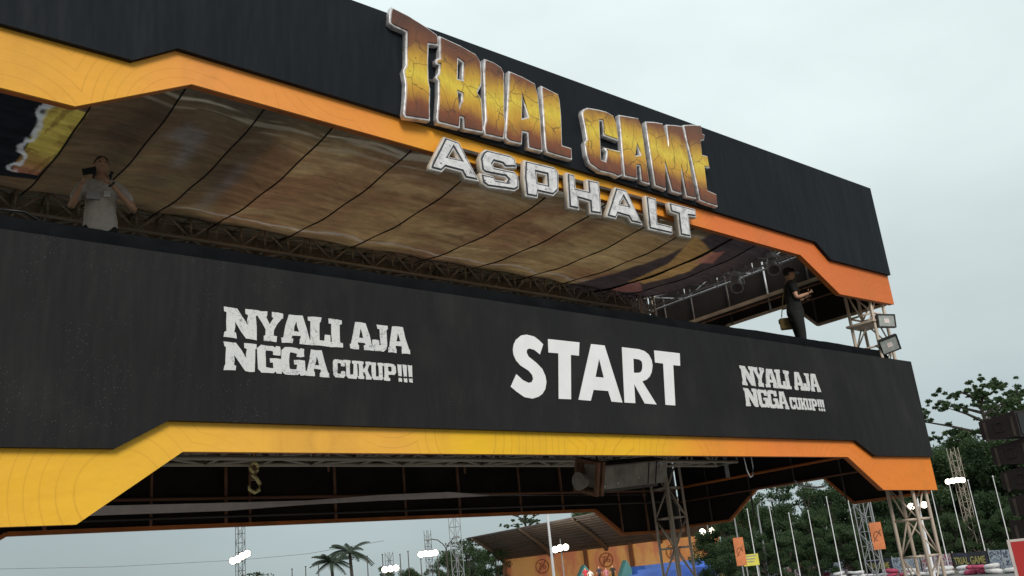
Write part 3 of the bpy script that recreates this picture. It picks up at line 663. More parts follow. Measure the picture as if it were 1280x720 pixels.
def head_mesh(c, pitch=0, yaw=0):
    bm = bmesh.new(); bmesh.ops.create_uvsphere(bm, u_segments=32, v_segments=24, radius=1)
    for v in bm.verts:
        x, y, z = v.co
        w = .074 if z > -.1 else .074 * (1 - .38 * ((-z - .1) / .9) ** 1.3)
        d = .095 if z > -.2 else .095 * (1 - .25 * (-z - .2) / .8)
        X, Y, Z = x * w, y * d, z * .118
        if y < 0 and -.75 < z < -.05 and abs(x) < .16: Y -= .006
        for sx in (-1, 1):                       # eye sockets and brow
            dd = math.hypot((X - sx * .030) / .018, (Z - .004) / .013)
            if y < 0 and dd < 1: Y += .009 * (1 - dd)
            dd = math.hypot((X - sx * .030) / .022, (Z - .024) / .008)
            if y < 0 and dd < 1: Y -= .004 * (1 - dd)
        v.co = (X, Y, Z)
    nose = [(0, -.093, .008), (0, -.108, -.018), (.014, -.094, -.028), (-.014, -.094, -.028), (0, -.086, -.036)]
    nv = [bm.verts.new(p) for p in nose]
    for f in ((0, 1, 2), (0, 3, 1), (1, 4, 2), (1, 3, 4), (0, 2, 4), (0, 4, 3)): bm.faces.new([nv[i] for i in f])
    for sx in (-1, 1):
        r = bmesh.ops.create_uvsphere(bm, u_segments=10, v_segments=8, radius=1)
        for v in r['verts']: v.co = (sx * .078 + v.co.x * .009, .010 + v.co.y * .019, -.005 + v.co.z * .031)
    r = bmesh.ops.create_uvsphere(bm, u_segments=12, v_segments=8, radius=1)
    for v in r['verts']: v.co = (v.co.x * .024, -.088 + v.co.y * .008, -.058 + v.co.z * .008)
    T = Matrix.Translation(c) @ Matrix.Rotation(yaw, 4, 'Z') @ Matrix.Rotation(pitch, 4, 'X')
    bmesh.ops.transform(bm, matrix=T, verts=bm.verts); me = bpy.data.meshes.new('head'); bm.to_mesh(me); bm.free(); return me, T
def fuse(meshes, voxel, name, mat):
    bm = bmesh.new()
    for me in meshes: bm.from_mesh(me)
    me = bpy.data.meshes.new(name); bm.to_mesh(me); bm.free()
    o = bpy.data.objects.new('tmp', me); COL.objects.link(o)
    r = o.modifiers.new('r', 'REMESH'); r.mode = 'VOXEL'; r.voxel_size = voxel; r.use_smooth_shade = True
    sm_ = o.modifiers.new('s', 'SMOOTH'); sm_.factor = .4; sm_.iterations = 2
    out_ = bpy.data.meshes.new_from_object(o.evaluated_get(bpy.context.evaluated_depsgraph_get())); bpy.data.objects.remove(o)
    out_.materials.clear(); out_.materials.append(mat); out_.name = name; return out_
def hand(wrist, tip, palm_n, curl=.5):
    """five finger chains: returns verts, edges, radii to add from the wrist towards tip"""
    w, t = Vector(wrist), Vector(tip); d = (t - w).normalized(); n = Vector(palm_n).normalized(); s = d.cross(n).normalized(); n = s.cross(d)
    V = [w, w + d * .04, w + d * .085]; E_ = [(0, 1), (1, 2)]; Rr = [(.028, .02), (.038, .018), (.040, .015)]
    meshes = [skin_mesh(V, E_, Rr, 1)]
    for k, (off, ln) in enumerate(((.030, .062), (.011, .072), (-.010, .068), (-.029, .052))):
        b = w + d * .075 + s * off; c1 = curl * (1 + .15 * k)
        p1 = b + (d * math.cos(c1 * .6) + n * math.sin(c1 * .6)) * ln * .5
        p2 = p1 + (d * math.cos(c1 * 1.6) + n * math.sin(c1 * 1.6)) * ln * .32
        p3 = p2 + (d * math.cos(c1 * 2.4) + n * math.sin(c1 * 2.4)) * ln * .25
        meshes.append(skin_mesh([b, p1, p2, p3], [(0, 1), (1, 2), (2, 3)], [.0095, .009, .0085, .0075], 1))
    b = w + d * .025 + s * .030; p1 = b + (d * .6 + s * .7 + n * .3).normalized() * .04; p2 = p1 + (d * .9 + s * .2 + n * .4).normalized() * .032
    meshes.append(skin_mesh([b, p1, p2], [(0, 1), (1, 2)], [.013, .011, .009], 1)); return meshes

def person(loc, rz, J, label, pitch, yaw, shirt, hat=False, group=None):
    root = empty('person', loc, rz, label=label, cat='person')
    pts = {'pelvis': ((0, 0, .93), (.14, .10)), 'waist': ((0, 0, 1.08), (.125, .09)), 'chest': ((0, .005, 1.27), (.155, .10)), 'collar': ((0, .01, 1.40), (.10, .07)),
           'neck': ((0, 0, 1.48), .055), 'head': (tuple(Vector(J['head']) + Vector((0, .01, -.04))), .055)}
    ed = [('pelvis', 'waist'), ('waist', 'chest'), ('chest', 'collar'), ('collar', 'neck'), ('neck', 'head')]
    for s_, q in ((-1, 'l'), (1, 'r')):
        pts['sh' + q] = ((s_ * .175, .01, 1.385), .056); pts['el' + q] = (J['el' + q], .040); pts['wr' + q] = (J['wr' + q], .026)
        ed += [('collar', 'sh' + q), ('sh' + q, 'el' + q), ('el' + q, 'wr' + q)]
        pts['hip' + q] = ((s_ * .10, 0, .86), .088); pts['kn' + q] = ((s_ * .11, -.02, .48), .055); pts['an' + q] = ((s_ * .115, .02, .09), .038)
        ed += [('pelvis', 'hip' + q), ('hip' + q, 'kn' + q), ('kn' + q, 'an' + q)]
    hm, T = head_mesh(J['head'], pitch, yaw)
    ms = [chain_mesh((pts, ed)), hm]
    for q in 'lr': ms += hand(J['wr' + q], J['ha' + q], J['pn' + q])
    obj('body', fuse(ms, .0085, 'body', M['skin']), root)
    # T-shirt
    sp = {'hem': ((0, 0, .76), (.20, .165)), 'hip': ((0, 0, .92), (.195, .16)), 'waist': ((0, 0, 1.07), (.165, .125)), 'chest': ((0, .0, 1.27), (.182, .128)), 'collar': ((0, .01, 1.405), (.105, .08))}
    se = [('hem', 'hip'), ('hip', 'waist'), ('waist', 'chest'), ('chest', 'collar')]
    for s_, q in ((-1, 'l'), (1, 'r')):
        a = Vector((s_ * .18, .01, 1.385)); b = a.lerp(Vector(J['el' + q]), .72)
        sp['sh' + q] = (tuple(a), .074); sp['cuff' + q] = (tuple(b), .07); se += [('collar', 'sh' + q), ('sh' + q, 'cuff' + q)]
    sh = fuse([chain_mesh((sp, se))], .012, 't_shirt', shirt)
    for v in sh.vertices:
        n_ = mnoise.noise(v.co * 9) * .010 + mnoise.noise(Vector((v.co.x * 16, v.co.y * 16, v.co.z * 5))) * .007; v.co += v.normal * n_
    obj('t_shirt', sh, root)
    tp = {'belt': ((0, 0, .98), (.165, .13)), 'pelvis': ((0, 0, .88), (.175, .145))}; te = [('belt', 'pelvis')]
    for s_, q in ((-1, 'l'), (1, 'r')):
        tp['hip' + q] = ((s_ * .10, 0, .78), .115); tp['kn' + q] = ((s_ * .11, -.02, .48), .078); tp['cf' + q] = ((s_ * .115, .015, .12), .062); te += [('pelvis', 'hip' + q), ('hip' + q, 'kn' + q), ('kn' + q, 'cf' + q)]
    obj('trousers', fuse([chain_mesh((tp, te))], .014, 'trousers', M['trouser']), root)
    for s_ in (-1, 1):
        obj('shoe', fuse([skin_mesh([(s_ * .115, .04, .05), (s_ * .12, -.06, .045), (s_ * .13, -.15, .035)], [(0, 1), (1, 2)], [(.045, .045), (.042, .035), (.038, .028)])], .008, 'shoe', M['black']), root)
    # hair cap
    bm = bmesh.new(); bmesh.ops.create_uvsphere(bm, u_segments=24, v_segments=16, radius=1)
    for v in bm.verts:
        x, y, z = v.co; k = 1 + .05 * mnoise.noise(Vector((x, y, z)) * 4)
        v.co = (x * .081 * k, .012 + y * .098 * k, .022 + z * .110 * k)
    cut = [f for f in bm.faces if f.calc_center_median().z < (-.03 if f.calc_center_median().y > 0.02 else (.050 if f.calc_center_median().y < -.03 else .02))]
    bmesh.ops.delete(bm, geom=cut, context='FACES'); bmesh.ops.solidify(bm, geom=bm.faces[:], thickness=.008)
    bmesh.ops.transform(bm, matrix=T, verts=bm.verts); me = bpy.data.meshes.new('hair'); bm.to_mesh(me); bm.free(); me.materials.append(M['hair'])
    for p_ in me.polygons: p_.use_smooth = True
    obj('hair', me, root)
    for sx in (-1, 1):
        bm = bmesh.new(); bmesh.ops.create_uvsphere(bm, u_segments=10, v_segments=8, radius=.010)
        bmesh.ops.transform(bm, matrix=T @ Matrix.Translation((sx * .030, -.083, .004)), verts=bm.verts); me = bpy.data.meshes.new('eye'); bm.to_mesh(me); bm.free(); me.materials.append(M['eye']); obj('eye', me, root)
    if hat:
        b = MB(); pr = [(.0, .125), (.05, .122), (.082, .10), (.094, .06), (.096, .03)]; n = 20
        vs = [Vector((r * math.cos(t), .012 + 1.15 * r * math.sin(t), z)) for r, z in pr[1:] for t in [2 * math.pi * k / n for k in range(n)]] + [Vector((0, .012, .126))]
        fs = [(i * n + k, i * n + (k + 1) % n, (i + 1) * n + (k + 1) % n, (i + 1) * n + k) for i in range(3) for k in range(n)] + [(k, 4 * n, (k + 1) % n) for k in range(n)]
        b.add([T @ v for v in vs], fs)
        br = [Vector((x, y, z)) for x, y, z in ((-.085, -.05, .035), (-.07, -.14, .028), (-.03, -.175, .024), (.03, -.175, .024), (.07, -.14, .028), (.085, -.05, .035))]
        vv = [T @ v for v in br] + [T @ (v + Vector((0, 0, .008))) for v in br]
        b.add(vv, [(5, 4, 3, 2, 1, 0), (6, 7, 8, 9, 10, 11)] + [(i, (i + 1) % 6, (i + 1) % 6 + 6, i + 6) for i in range(6)])
        b.build('cap', M['black'], root, smooth=False)
    return root, T
DZ = 4.75
JL = dict(head=(-.01, -.03, 1.605), ell=(-.30, -.10, 1.06), elr=(.34, -.10, 1.07), wrl=(-.205, -.25, 1.27), wrr=(.075, -.26, 1.315), hal=(-.15, -.29, 1.38), har=(-.12, -.29, 1.385), pnl=(.9, .2, .2), pnr=(0, .6, -.5))
manL, TL_ = person((2.76, 9.7, DZ), R_(-14), JL, 'man in grey T-shirt on the upper deck holding a phone at his chin', R_(-9), R_(6), M['shirt_grey'])
q = MB(); q.box((-.07, -.006, -.036), (.07, .006, .036), mtx=Matrix.Translation((-.135, -.315, 1.405)) @ Matrix.Rotation(R_(-18), 4, 'Y') @ Matrix.Rotation(R_(50), 4, 'X')); ph = q.build('mobile_phone', M['black'])
ph.location = manL.location; ph.rotation_euler = manL.rotation_euler; tag(ph, 'black phone held up to the chin of the man in the grey T-shirt', 'phone')
q = MB()
ring = [Vector((math.cos(t) * .034, 0, math.sin(t) * .034)) for t in [2 * math.pi * k / 14 for k in range(15)]]
dm = (Vector(JL['wrr']) - Vector(JL['elr'])).normalized().to_track_quat('Y', 'Z').to_matrix().to_4x4()
q.tube([Vector(JL['wrr']) - (Vector(JL['wrr']) - Vector(JL['elr'])).normalized() * .02 + dm @ v for v in ring], .010, 6)
q.build('wristwatch', M['black'], manL)
# chest print and headphones round the neck
q = MB()
for k in range(3): q.box((.02, -.160 - .001 * k, 1.245 - k * .022), (.085, -.150, 1.256 - k * .022))
q.build('chest_print', M['white'], manL)
q = MB(); q.box((-.15, -.155, 1.16), (-.01, -.143, 1.25)); q.build('chest_patch', simple('pale_grey_patch', (.36, .33, .33), .9), manL)
q = MB()
q.tube([(-.088, -.075, 1.50), (-.085, .01, 1.475), (-.04, .075, 1.47), (.04, .075, 1.47), (.085, .01, 1.475), (.088, -.075, 1.50)], .011, 8)
for sx in (-1, 1): q.tube([(sx * .072, -.09, 1.50), (sx * .10, -.085, 1.49)], [.034, .036], 14)
hp = q.build('headphones', M['black'], smooth=True); hp.location = manL.location; hp.rotation_euler = manL.rotation_euler
tag(hp, 'black headphones hanging round the neck of the man in grey', 'headphones')
JR = dict(head=(0, -.03, 1.60), ell=(-.22, -.02, 1.10), elr=(.22, .04, 1.10), wrl=(-.10, -.27, 1.19), wrr=(.13, -.24, 1.16), hal=(-.06, -.36, 1.24), har=(.08, -.33, 1.20), pnl=(.8, 0, .1), pnr=(-.8, 0, .1))
manR, TR_ = person((14.12, 8.62, DZ), R_(46), JR, 'man in black T-shirt and cap in profile on the upper deck at right', R_(6), 0, M['shirt_black'], True)
q = MB(); q.box((-.12, -.045, -.11), (.12, .045, .10)); q.box((-.125, -.052, .0), (.125, -.046, .105))
bag = q.build('shoulder_bag', M['khaki']); bm = bmesh.new(); bm.from_mesh(bag.data); bmesh.ops.bevel(bm, geom=bm.edges[:], offset=.015, segments=2, affect='EDGES'); bm.to_mesh(bag.data); bm.free()
bag.location = (Matrix.Translation(manR.location) @ Matrix.Rotation(R_(46), 4, 'Z')) @ Vector((.20, .13, .76)); bag.rotation_euler = (0, 0, R_(46 + 90)); tag(bag, 'khaki shoulder bag at the hip of the man in black', 'bag')
q = MB(); mi_ = (Matrix.Translation(bag.location) @ Euler(bag.rotation_euler).to_matrix().to_4x4()).inverted() @ (Matrix.Translation(manR.location) @ Matrix.Rotation(R_(46), 4, 'Z'))
q.tube([mi_ @ Vector(p) for p in ((.22, .02, .86), (.19, -.10, 1.05), (.05, -.155, 1.25), (-.12, -.07, 1.45), (-.11, .08, 1.42), (.03, .155, 1.2), (.20, .20, .88))], .010, 6); q.build('strap', M['khaki'], bag)

# ------------------------------------------------------------------ THINGS ON THE GANTRY
def look(d, roll=0):
    return Vector(d).to_track_quat('-Y', 'Z').to_euler()
def flood(px, py, Y, d, w, h, label, roll):
    p = onY(px, py, Y); root = empty('floodlight', p, label=label, cat='floodlight', group='unlit floodlights on the right tower'); root.rotation_euler = (Matrix.Rotation(roll, 3, Vector(d).normalized()) @ Vector(d).to_track_quat('Y', 'Z').to_matrix()).to_euler()
    b = MB(); b.box((-w, -.06, -h), (w, 0, h)); 
    for k in range(9): b.box((-w * .9 + k * w * .22, -.10, -h * .8), (-w * .9 + k * w * .22 + .008, -.061, h * .8))
    b.build('housing', M['black'], root)
    b = MB(); fr = .02
    for lo, hi in (((-w, 0, h - fr), (w, .02, h)), ((-w, 0, -h), (w, .02, -h + fr)), ((-w, 0, -h + fr), (-w + fr, .02, h - fr)), ((w - fr, 0, -h + fr), (w, .02, h - fr))): b.box(lo, hi)
    b.build('bezel', M['black'], root)
    b = MB(); b.box((-w + fr + .002, .001, -h + fr + .002), (w - fr - .002, .006, h - fr - .002)); g = b.build('glass', M['glass_lamp'], root)
    b = MB(); b.box((-.05, .007, -.04), (.05, .012, .04)); b.build('led_chip', M['tape'], g)
    b = MB(); b.tube([(-w - .012, -.02, 0), (-w - .012, -.16, 0), (w + .012, -.16, 0), (w + .012, -.02, 0)], .01, 6); b.build('bracket', M['steel_dark'], root)
    return root
flood(1108, 401, 7.98, (-.50, -.80, -.05), .175, .125, 'upper unlit floodlight clamped to the cream right tower, glass bright', R_(-4))
flood(1112, 431, 7.98, (-.62, -.70, -.45), .175, .145, 'lower unlit floodlight clamped to the cream right tower, tilted downward', R_(16))
def par(px, py, label):
    p = onX(px, py, 15.75); root = empty('stage_light', p, label=label, cat='stage light', group='stage lights hanging from the side truss')
    d = (Vector((0, 0, H)) - p).normalized(); qt = d.to_track_quat('Y', 'Z').to_matrix().to_4x4(); up = Matrix.Rotation(R_(-32), 4, 'X')
    b = MB(); T = lambda v: qt @ up @ Vector(v)
    b.tube([T((0, -.30, 0)), T((0, -.27, 0)), T((0, -.05, 0)), T((0, .08, 0))], [.07, .11, .13, .135], 20); b.build('housing', M['alu'], root, smooth=False)
    b = MB(); b.tube([T((0, .081, 0)), T((0, .10, 0))], [.135, .135], 20); b.build('lens_ring', M['alu'], root)
    b = MB(); b.tube([T((0, .101, 0)), T((0, .106, 0))], [.105, .105], 20); b.build('lens', M['glass_dark'], root)
    b = MB(); s_ = qt @ Vector((1, 0, 0)); u_ = Vector((0, 0, 1))
    b.tube([s_ * .16, s_ * .16 + u_ * .22, s_ * -.16 + u_ * .22, s_ * -.16], .016, 6); b.tube([u_ * .22, u_ * .42], .022, 8); b.box((-.10, -.07, .20), (.10, .07, .30)); b.build('yoke', M['alu'], root)
    return root
M['glass_dark'] = simple('purple_tinted_lens', (.22, .17, .19), .25, var=.3, scale=20)
par(921, 357, 'left stage light of the two under the silver roof truss, round lens')
par(967, 334, 'right stage light under the silver roof truss, nearest the man in black')
bar('drop_arm', (15.9, 10.9, 6.95), (15.9, 10.9, 7.3), .07, M['alu'], G)

# long grey cased unit slung under the deck
M['case'] = simple('scuffed_grey_case', (.30, .26, .225), .6, .1, var=.4, scale=4, bump=.3)
cb = empty('slung_equipment_case', (10.2, 9.5, 2.99), label='long scuffed grey equipment case slung under the lower deck by its end frames', cat='equipment case'); cb.rotation_euler = (R_(18), R_(-4), 0)
cbx = boxobj('case_shell', (-.70, -.17, -.17), (.74, .17, .17), M['case'], cb, .012)
for x in (-.74, -.84):
    b = MB(); b.box((x, -.23, -.24), (x + .05, .23, -.19)); b.box((x, -.23, .19), (x + .05, .23, .24)); b.box((x, -.23, -.188), (x + .05, -.18, .188)); b.box((x, .18, -.188), (x + .05, .23, .188)); b.build('end_frame', M['rust'], cb)
b = MB(); b.tube([(-.86, 0, -.05), (-.98, 0, -.05)], [.10, .13], 14); b.build('horn', M['case'], cb)
b = MB(); b.box((-.68, -.10, -.23), (.62, .0, -.175)); b.build('bottom_rail', M['steel_dark'], cb)
for x in (.30, .47): 
    b = MB(); b.box((x, -.182, -.16), (x + .012, -.1705, .16)); b.build('lid_joint', M['black'], cb)
b = MB(); b.tube([(.52 + .05 * math.cos(t), -.19, .10 + .05 * math.sin(t)) for t in [k * math.pi / 6 for k in range(-3, 7)]], .008, 6); b.build('handle_ring', M['alu'], cb)
for x in (-.62, -.35, .1): 
    b = MB(); b.tube([(x, -.171, -.06 + x * .1), (x, -.178, -.06 + x * .1)], .012, 8); b.build('rivet', M['alu'], cb)
for x in (-.6, .6): bar('sling', (x, 0, .171), (x, .3, .95), .012, M['steel_dark'], cb)
b = MB(); cx, cy, cz = onY(318, 600, 11.4)
b.tube([(cx + .055 * math.cos(t), cy, cz + .16 + .06 * math.sin(t)) for t in [k * math.pi / 6 for k in range(13)]], .020, 6)
b.tube([(cx + .0 + .02, cy - .01, cz + .10), (cx - .03, cy, cz + .06), (cx + .03, cy, cz + .02), (cx + .075, cy, cz - .05), (cx + .06, cy, cz - .13), (cx, cy, cz - .16), (cx - .07, cy, cz - .12), (cx - .08, cy, cz - .07)], [.022, .024, .026, .028, .028, .024, .02, .012], 8)
b.tube([(cx, cy, cz + .22), (cx, cy, 3.95)], .006, 6)
tag(b.build('hook', M['rope'], smooth=True), 'yellow hook hanging in front of the dark cloth under the lower deck', 'hook')
# pale tape stretched across the inside of the back board
pts = [(2.2, 3.10, .13, 0), (4.0, 3.115, .13, 0), (5.9, 3.12, .12, 0), (7.2, 3.15, .07, .3), (8.6, 3.20, .10, .2), (10.0, 3.22, .11, 0), (11.0, 3.20, .05, .9), (13, 3.16, .03, 1.2), (15.3, 3.13, .03, 1.2)]
vs = []; fs = []
for i, (x, z, w, t) in enumerate(pts):
    for a, b_ in ((-1, 0), (1, 0), (1, 1), (-1, 1)): vs.append((x, 13.70 + math.sin(t) * w / 2 * a + b_ * .004, z + math.cos(t) * w / 2 * a * (1 if t < 1 else 1)))
for i in range(len(pts) - 1):
    for k in range(4): fs.append((i * 4 + k, i * 4 + (k + 1) % 4, i * 4 + 4 + (k + 1) % 4, i * 4 + 4 + k))
fs += [(0, 1, 2, 3), tuple(range(len(vs) - 4, len(vs)))]
tag(obj('cloth_tape', mesh_from('cloth_tape', vs, fs, M['tape'])), 'long pale pink cloth tape stretched across the dark back board', 'tape')
b = MB(); cx, cz = 11.56, 2.74
b.tube([(cx - .085, 8.3, cz + .9), (cx - .09, 8.3, cz + .3), (cx - .07, 8.3, cz + .1), (cx - .02, 8.3, cz), (cx + .05, 8.3, cz + .02), (cx + .09, 8.3, cz + .15), (cx + .085, 8.3, cz + .4), (cx + .06, 8.3, cz + .9)], .008, 6)
tag(b.build('cable_loop', M['alu'], smooth=True), 'thin pale cable hanging in a loop below the lower orange band', 'cable')
b = MB(); b.tube([onX(px, py, 16.35) for px, py in ((994, 601), (1000, 606), (1010, 609), (1022, 609.5), (1030, 608))], .022, 8)
tag(b.build('hose', M['white'], smooth=True), 'white hose sagging across the arch of the right side board', 'hose')
# flexible leads tangled along the deck rail at the left
for k, (pa, pb) in enumerate((((0, 262), (60, 282)), ((0, 270), (35, 288)))):
    a, b_ = onY(*pa, 8.9), onY(*pb, 8.9); q = MB(); q.tube([a, (a + b_) / 2 + Vector((0, 0, .06 - .12 * k)), b_], .014, 6)
    tag(q.build('cable', M['black'], smooth=True), ('upper', 'lower')[k] + ' black cable lying over the deck rail at its left end', 'cable')

# ------------------------------------------------------------------ GROUND
m = Mat('asphalt', .85, 0, .3)
c = m.ramp(m.noise(.12, 6), [(.3, (.17, .165, .155, 1)), (.7, (.30, .29, .27, 1))]); c = m.mixc(.4, c, m.ramp(m.noise(14, 3), [(.3, (.10,) * 3 + (1,)), (.7, (.32,) * 3 + (1,))]))
c = m.mixc(m.ramp(m.noise(.35, 4, (1, .3, 1)), [(.55, (0, 0, 0, 1)), (.65, (.8, .8, .8, 1))]), c, (.045, .043, .04, 1)); m.color(c); m.bump(m.noise(40, 3), .3, .01); M['asphalt'] = m.m
m = Mat('grass', .95, 0, .2); m.color(m.ramp(m.noise(.4, 7), [(.3, (.03, .05, .015, 1)), (.7, (.09, .11, .04, 1))])); m.bump(m.noise(5, 4), .6, .1); M['grass'] = m.m
m = Mat('packed_dirt', .95, 0, .2); m.color(m.ramp(m.noise(.6, 7), [(.3, (.12, .10, .075, 1)), (.7, (.24, .21, .17, 1))])); M['dirt'] = m.m
def sheet(name, pts, z, mat):
    o = obj(name, mesh_from(name, [(x, y, z) for x, y in pts], [tuple(range(len(pts)))], mat)); tag(o, kind='structure'); return o
sheet('ground', [(-3000, -3000), (3000, -3000), (3000, 3000), (-3000, 3000)], -.008, M['grass'])
A_, B_ = onZ(860, 716, .95), onZ(1270, 684.5, .95)         # the line of trackside banners
du = (B_ - A_); du.z = 0; LEN = du.length; du.normalize(); nu = Vector((-du.y, du.x, 0))
if nu.dot(A_) < 0: nu = -nu
def tl(s_, d_): p = A_ + du * s_ + nu * d_; return (p.x, p.y)
sheet('race_track', [tl(-60, -1.2), tl(LEN + 60, -1.2), tl(LEN + 60, -80), tl(-60, -80)], -.004, M['asphalt'])
sheet('verge', [tl(-60, -1.15), tl(LEN + 60, -1.15), tl(LEN + 60, 5), tl(-60, 5)], 0, M['dirt'])

# ------------------------------------------------------------------ FAR THINGS
def lattice(b, base, top, w, r=.02, n=4):
    C = [(-w / 2, -w / 2), (w / 2, -w / 2), (w / 2, w / 2), (-w / 2, w / 2)]; z = 0; k = 0
    for x, y in C: b.tube([base + Vector((x, y, 0)), base + Vector((x, y, top))], r, 5)
    while z < top - w:
        for i in range(4):
            p, q_ = Vector((*C[i], z)), Vector((*C[(i + 1) % 4], z + w * 1.3 if (k + i) % 2 else z)); p2 = Vector((*C[i], z)) if (k + i) % 2 else Vector((*C[i], z + w * 1.3))
            b.tube([base + p2, base + q_], r * .6, 4); b.tube([base + Vector((*C[i], z)), base + Vector((*C[(i + 1) % 4], z))], r * .6, 4)
        z += w * 1.3; k += 1
def light_mast(topx, topy, d, lamps, label, w=.5, mat='steel_dark', lr=.24, solid=False):
    lr *= .85
    t = at(topx, topy, d); base = Vector((t.x, t.y, 0)); root = empty('light_mast', base, label=label, cat='light mast')
    b = MB()
    if solid: b.tube([(0, 0, 0), (0, 0, t.z)], [.06, .04], 8)
    else: lattice(b, Vector((0, 0, 0)), t.z, w)
    b.build('mast', M[mat], root)
    face = Vector((-t.x, -t.y, 0)).normalized()
    for px, py in lamps:
        p = at(px, py, d - .5) - base
        if len(lamps): 
            lh = empty('lamp_head', p, parent=root); q = face.to_track_quat('Y', 'Z').to_matrix().to_4x4()
            b = MB(); b.tube([q @ Vector((0, -.12, 0)), q @ Vector((0, 0, 0))], [lr * .6, lr * 1.0], 12); b.build('housing', M['black'], lh)
            b = MB(); b.tube([q @ Vector((0, .002, 0)), q @ Vector((0, .05, 0)), q @ Vector((0, .07, 0))], [lr * .82, lr * .75, lr * .4], 12); b.build('lit_lens', M['lamp_on'], lh)
    if lamps:
        ps = [at(px, py, d - .45) - base for px, py in lamps]; b = MB()
        b.tube([ps[0] - Vector((0, 0, .02)), ps[-1] - Vector((0, 0, .02))], .03, 6); b.tube([ps[0] * .5 + ps[-1] * .5, Vector((0, 0, ps[0].z * .5 + ps[-1].z * .5))], .03, 6); b.build('crossbar', M[mat], root)
    return root
light_mast(300, 630, 65, [(291, 701), (297, 699), (303, 695), (309, 692)], 'lattice light mast lit at left below the lower deck, leftmost of the masts', .45, lr=.32)
light_mast(486, 690, 85, [(481, 712), (488, 711), (495, 710)], 'short distant light mast between the palms and the second lit mast', .5, lr=.38)
light_mast(534, 663, 80, [(526, 693), (532, 692), (538, 692), (544, 691)], 'slim lit light mast beside the double-armed street lamp', .4, lr=.36)
light_mast(700, 674, 84, [(694, 687), (700, 685), (707, 684)], 'lit lamp pole in front of the grandstand canopy, left of the white pole', .3, 'grey', .40, True)
light_mast(884, 655, 84, [(878, 665), (890, 663)], 'lit lamp pole at the right end of the orange grandstand wall', .3, 'grey', .38, True)
light_mast(1146, 622, 46, [(1139, 633), (1155, 631)], 'twin-lamp lit pole seen through the cream front tower', .3, 'white', .20, True)
light_mast(1190, 560, 60, [(1185, 602), (1191, 601), (1197, 600), (1203, 600)], 'tall brown lattice light mast lit in front of the trees at right', .45, 'truss_brown', lr=.22)
for px, py in ((700, 685), (884, 664)):        # the light those two lit poles throw on the stand behind them
    ld = bpy.data.lights.new('lamp_light', 'POINT'); ld.energy = 1300; ld.color = (1, .86, .64); ld.shadow_soft_size = .4
    lo_ = bpy.data.objects.new('lamp_light', ld); COL.objects.link(lo_); lo_.location = at(px, py, 86) + Vector((0, 0, .4))
def plain(name, label, cat, fn, mats, loc=(0, 0, 0), group=None):
    b = MB(); fn(b); return tag(b.build(name, mats, None, loc), label, cat, group)
t = at(567, 640, 58); plain('lattice_tower', 'open lattice tower standing between the street lamp and the canopy', 'tower', lambda b: lattice(b, Vector((0, 0, 0)), t.z + 2, .5, .022), M['grey'], (t.x, t.y, 0))
t2_ = at(1075, 625, 40); plain('lattice_tower', 'grey lattice tower with an orange flag beside it, under the right side board', 'tower', lambda b: lattice(b, Vector((0, 0, 0)), t2_.z + 1.0, .42, .02), M['grey'], (t2_.x, t2_.y, 0))
t = at(558, 690, 60); base = Vector((t.x, t.y, 0)); top = at(557, 676, 60).z
sr = Vector((t.y, -t.x, 0)).normalized()
lamp = empty('street_lamp', base, label='double-armed grey street lamp beside the lattice tower', cat='street lamp')
b = MB(); b.tube([(0, 0, 0), (0, 0, top * .9)], [.08, .05], 8)
for s_, L_ in ((-1, .95), (1, .55)):
    b.tube([Vector((0, 0, top * .9)), Vector((0, 0, top * .96)) + sr * s_ * .18, Vector((0, 0, top + .10)) + sr * s_ * .5, Vector((0, 0, top + .2)) + sr * s_ * L_], .035, 6)
b.build('pole', M['steel_dark'], lamp)
for s_, L_ in ((-1, .95), (1, .55)):
    q = MB(); c_ = Vector((0, 0, top + .18)) + sr * s_ * (L_ + .12); q.tube([c_ - sr * s_ * .18, c_, c_ + sr * s_ * .22], [.05, .09, .04], 8); q.build('lamp_head', M['grey'], lamp)
t = at(945, 628, 60); sr = Vector((t.y, -t.x, 0)).normalized()
lamp = empty('street_lamp', (t.x, t.y, 0), label='dark curved-top street lamp among the white flagpoles', cat='street lamp')
b = MB(); b.tube([Vector((0, 0, 0)), Vector((0, 0, t.z - .8)), Vector((0, 0, t.z - .2)) + sr * .05, Vector((0, 0, t.z)) + sr * .3, Vector((0, 0, t.z + .05)) + sr * .7], [.07, .05, .04, .035, .03], 6); b.build('pole', M['grey'], lamp)
q = MB(); c_ = Vector((0, 0, t.z + .05)) + sr * .8; q.tube([c_ - sr * .1, c_, c_ + sr * .25], [.05, .09, .04], 8); q.build('lamp_head', M['grey'], lamp)
# flagpoles
poles = [(934, 637), (961, 631), (986, 642), (1010, 639), (1033, 622), (1060, 625), (1161, 600), (1186, 603), (1210, 601), (1241, 596)]
pl = ['tall bare white flagpole just right of the yellow notice board', 'white flagpole right of the dark street lamp, left of the yellow hut', 'white flagpole in front of the yellow hut, its left side', 'white flagpole just right of the yellow hut',
      'tall white flagpole, second to the left of the far grey lattice tower', 'tall white flagpole next left of the far grey lattice tower', 'white flagpole just right of the cream front tower', 'white flagpole directly left of the brown lattice light mast', 'white flagpole directly right of the brown lattice light mast', 'white flagpole nearest the stacked loudspeakers']
for i, (px, py) in enumerate(poles):
    t = at(px, py, 52); 
    root = empty('flagpole', (t.x, t.y, 0), label=pl[i], cat='flagpole', group='white flagpoles behind the track')
    b = MB(); b.tube([(0, 0, 0), (0, 0, t.z)], [.027, .018], 8); b.build('pole', M['white'], root)
    b = MB(); b.tube([(0, 0, t.z + .001), (0, 0, t.z + .06)], [.045, .02], 8); b.build('finial', M['alu'], root)
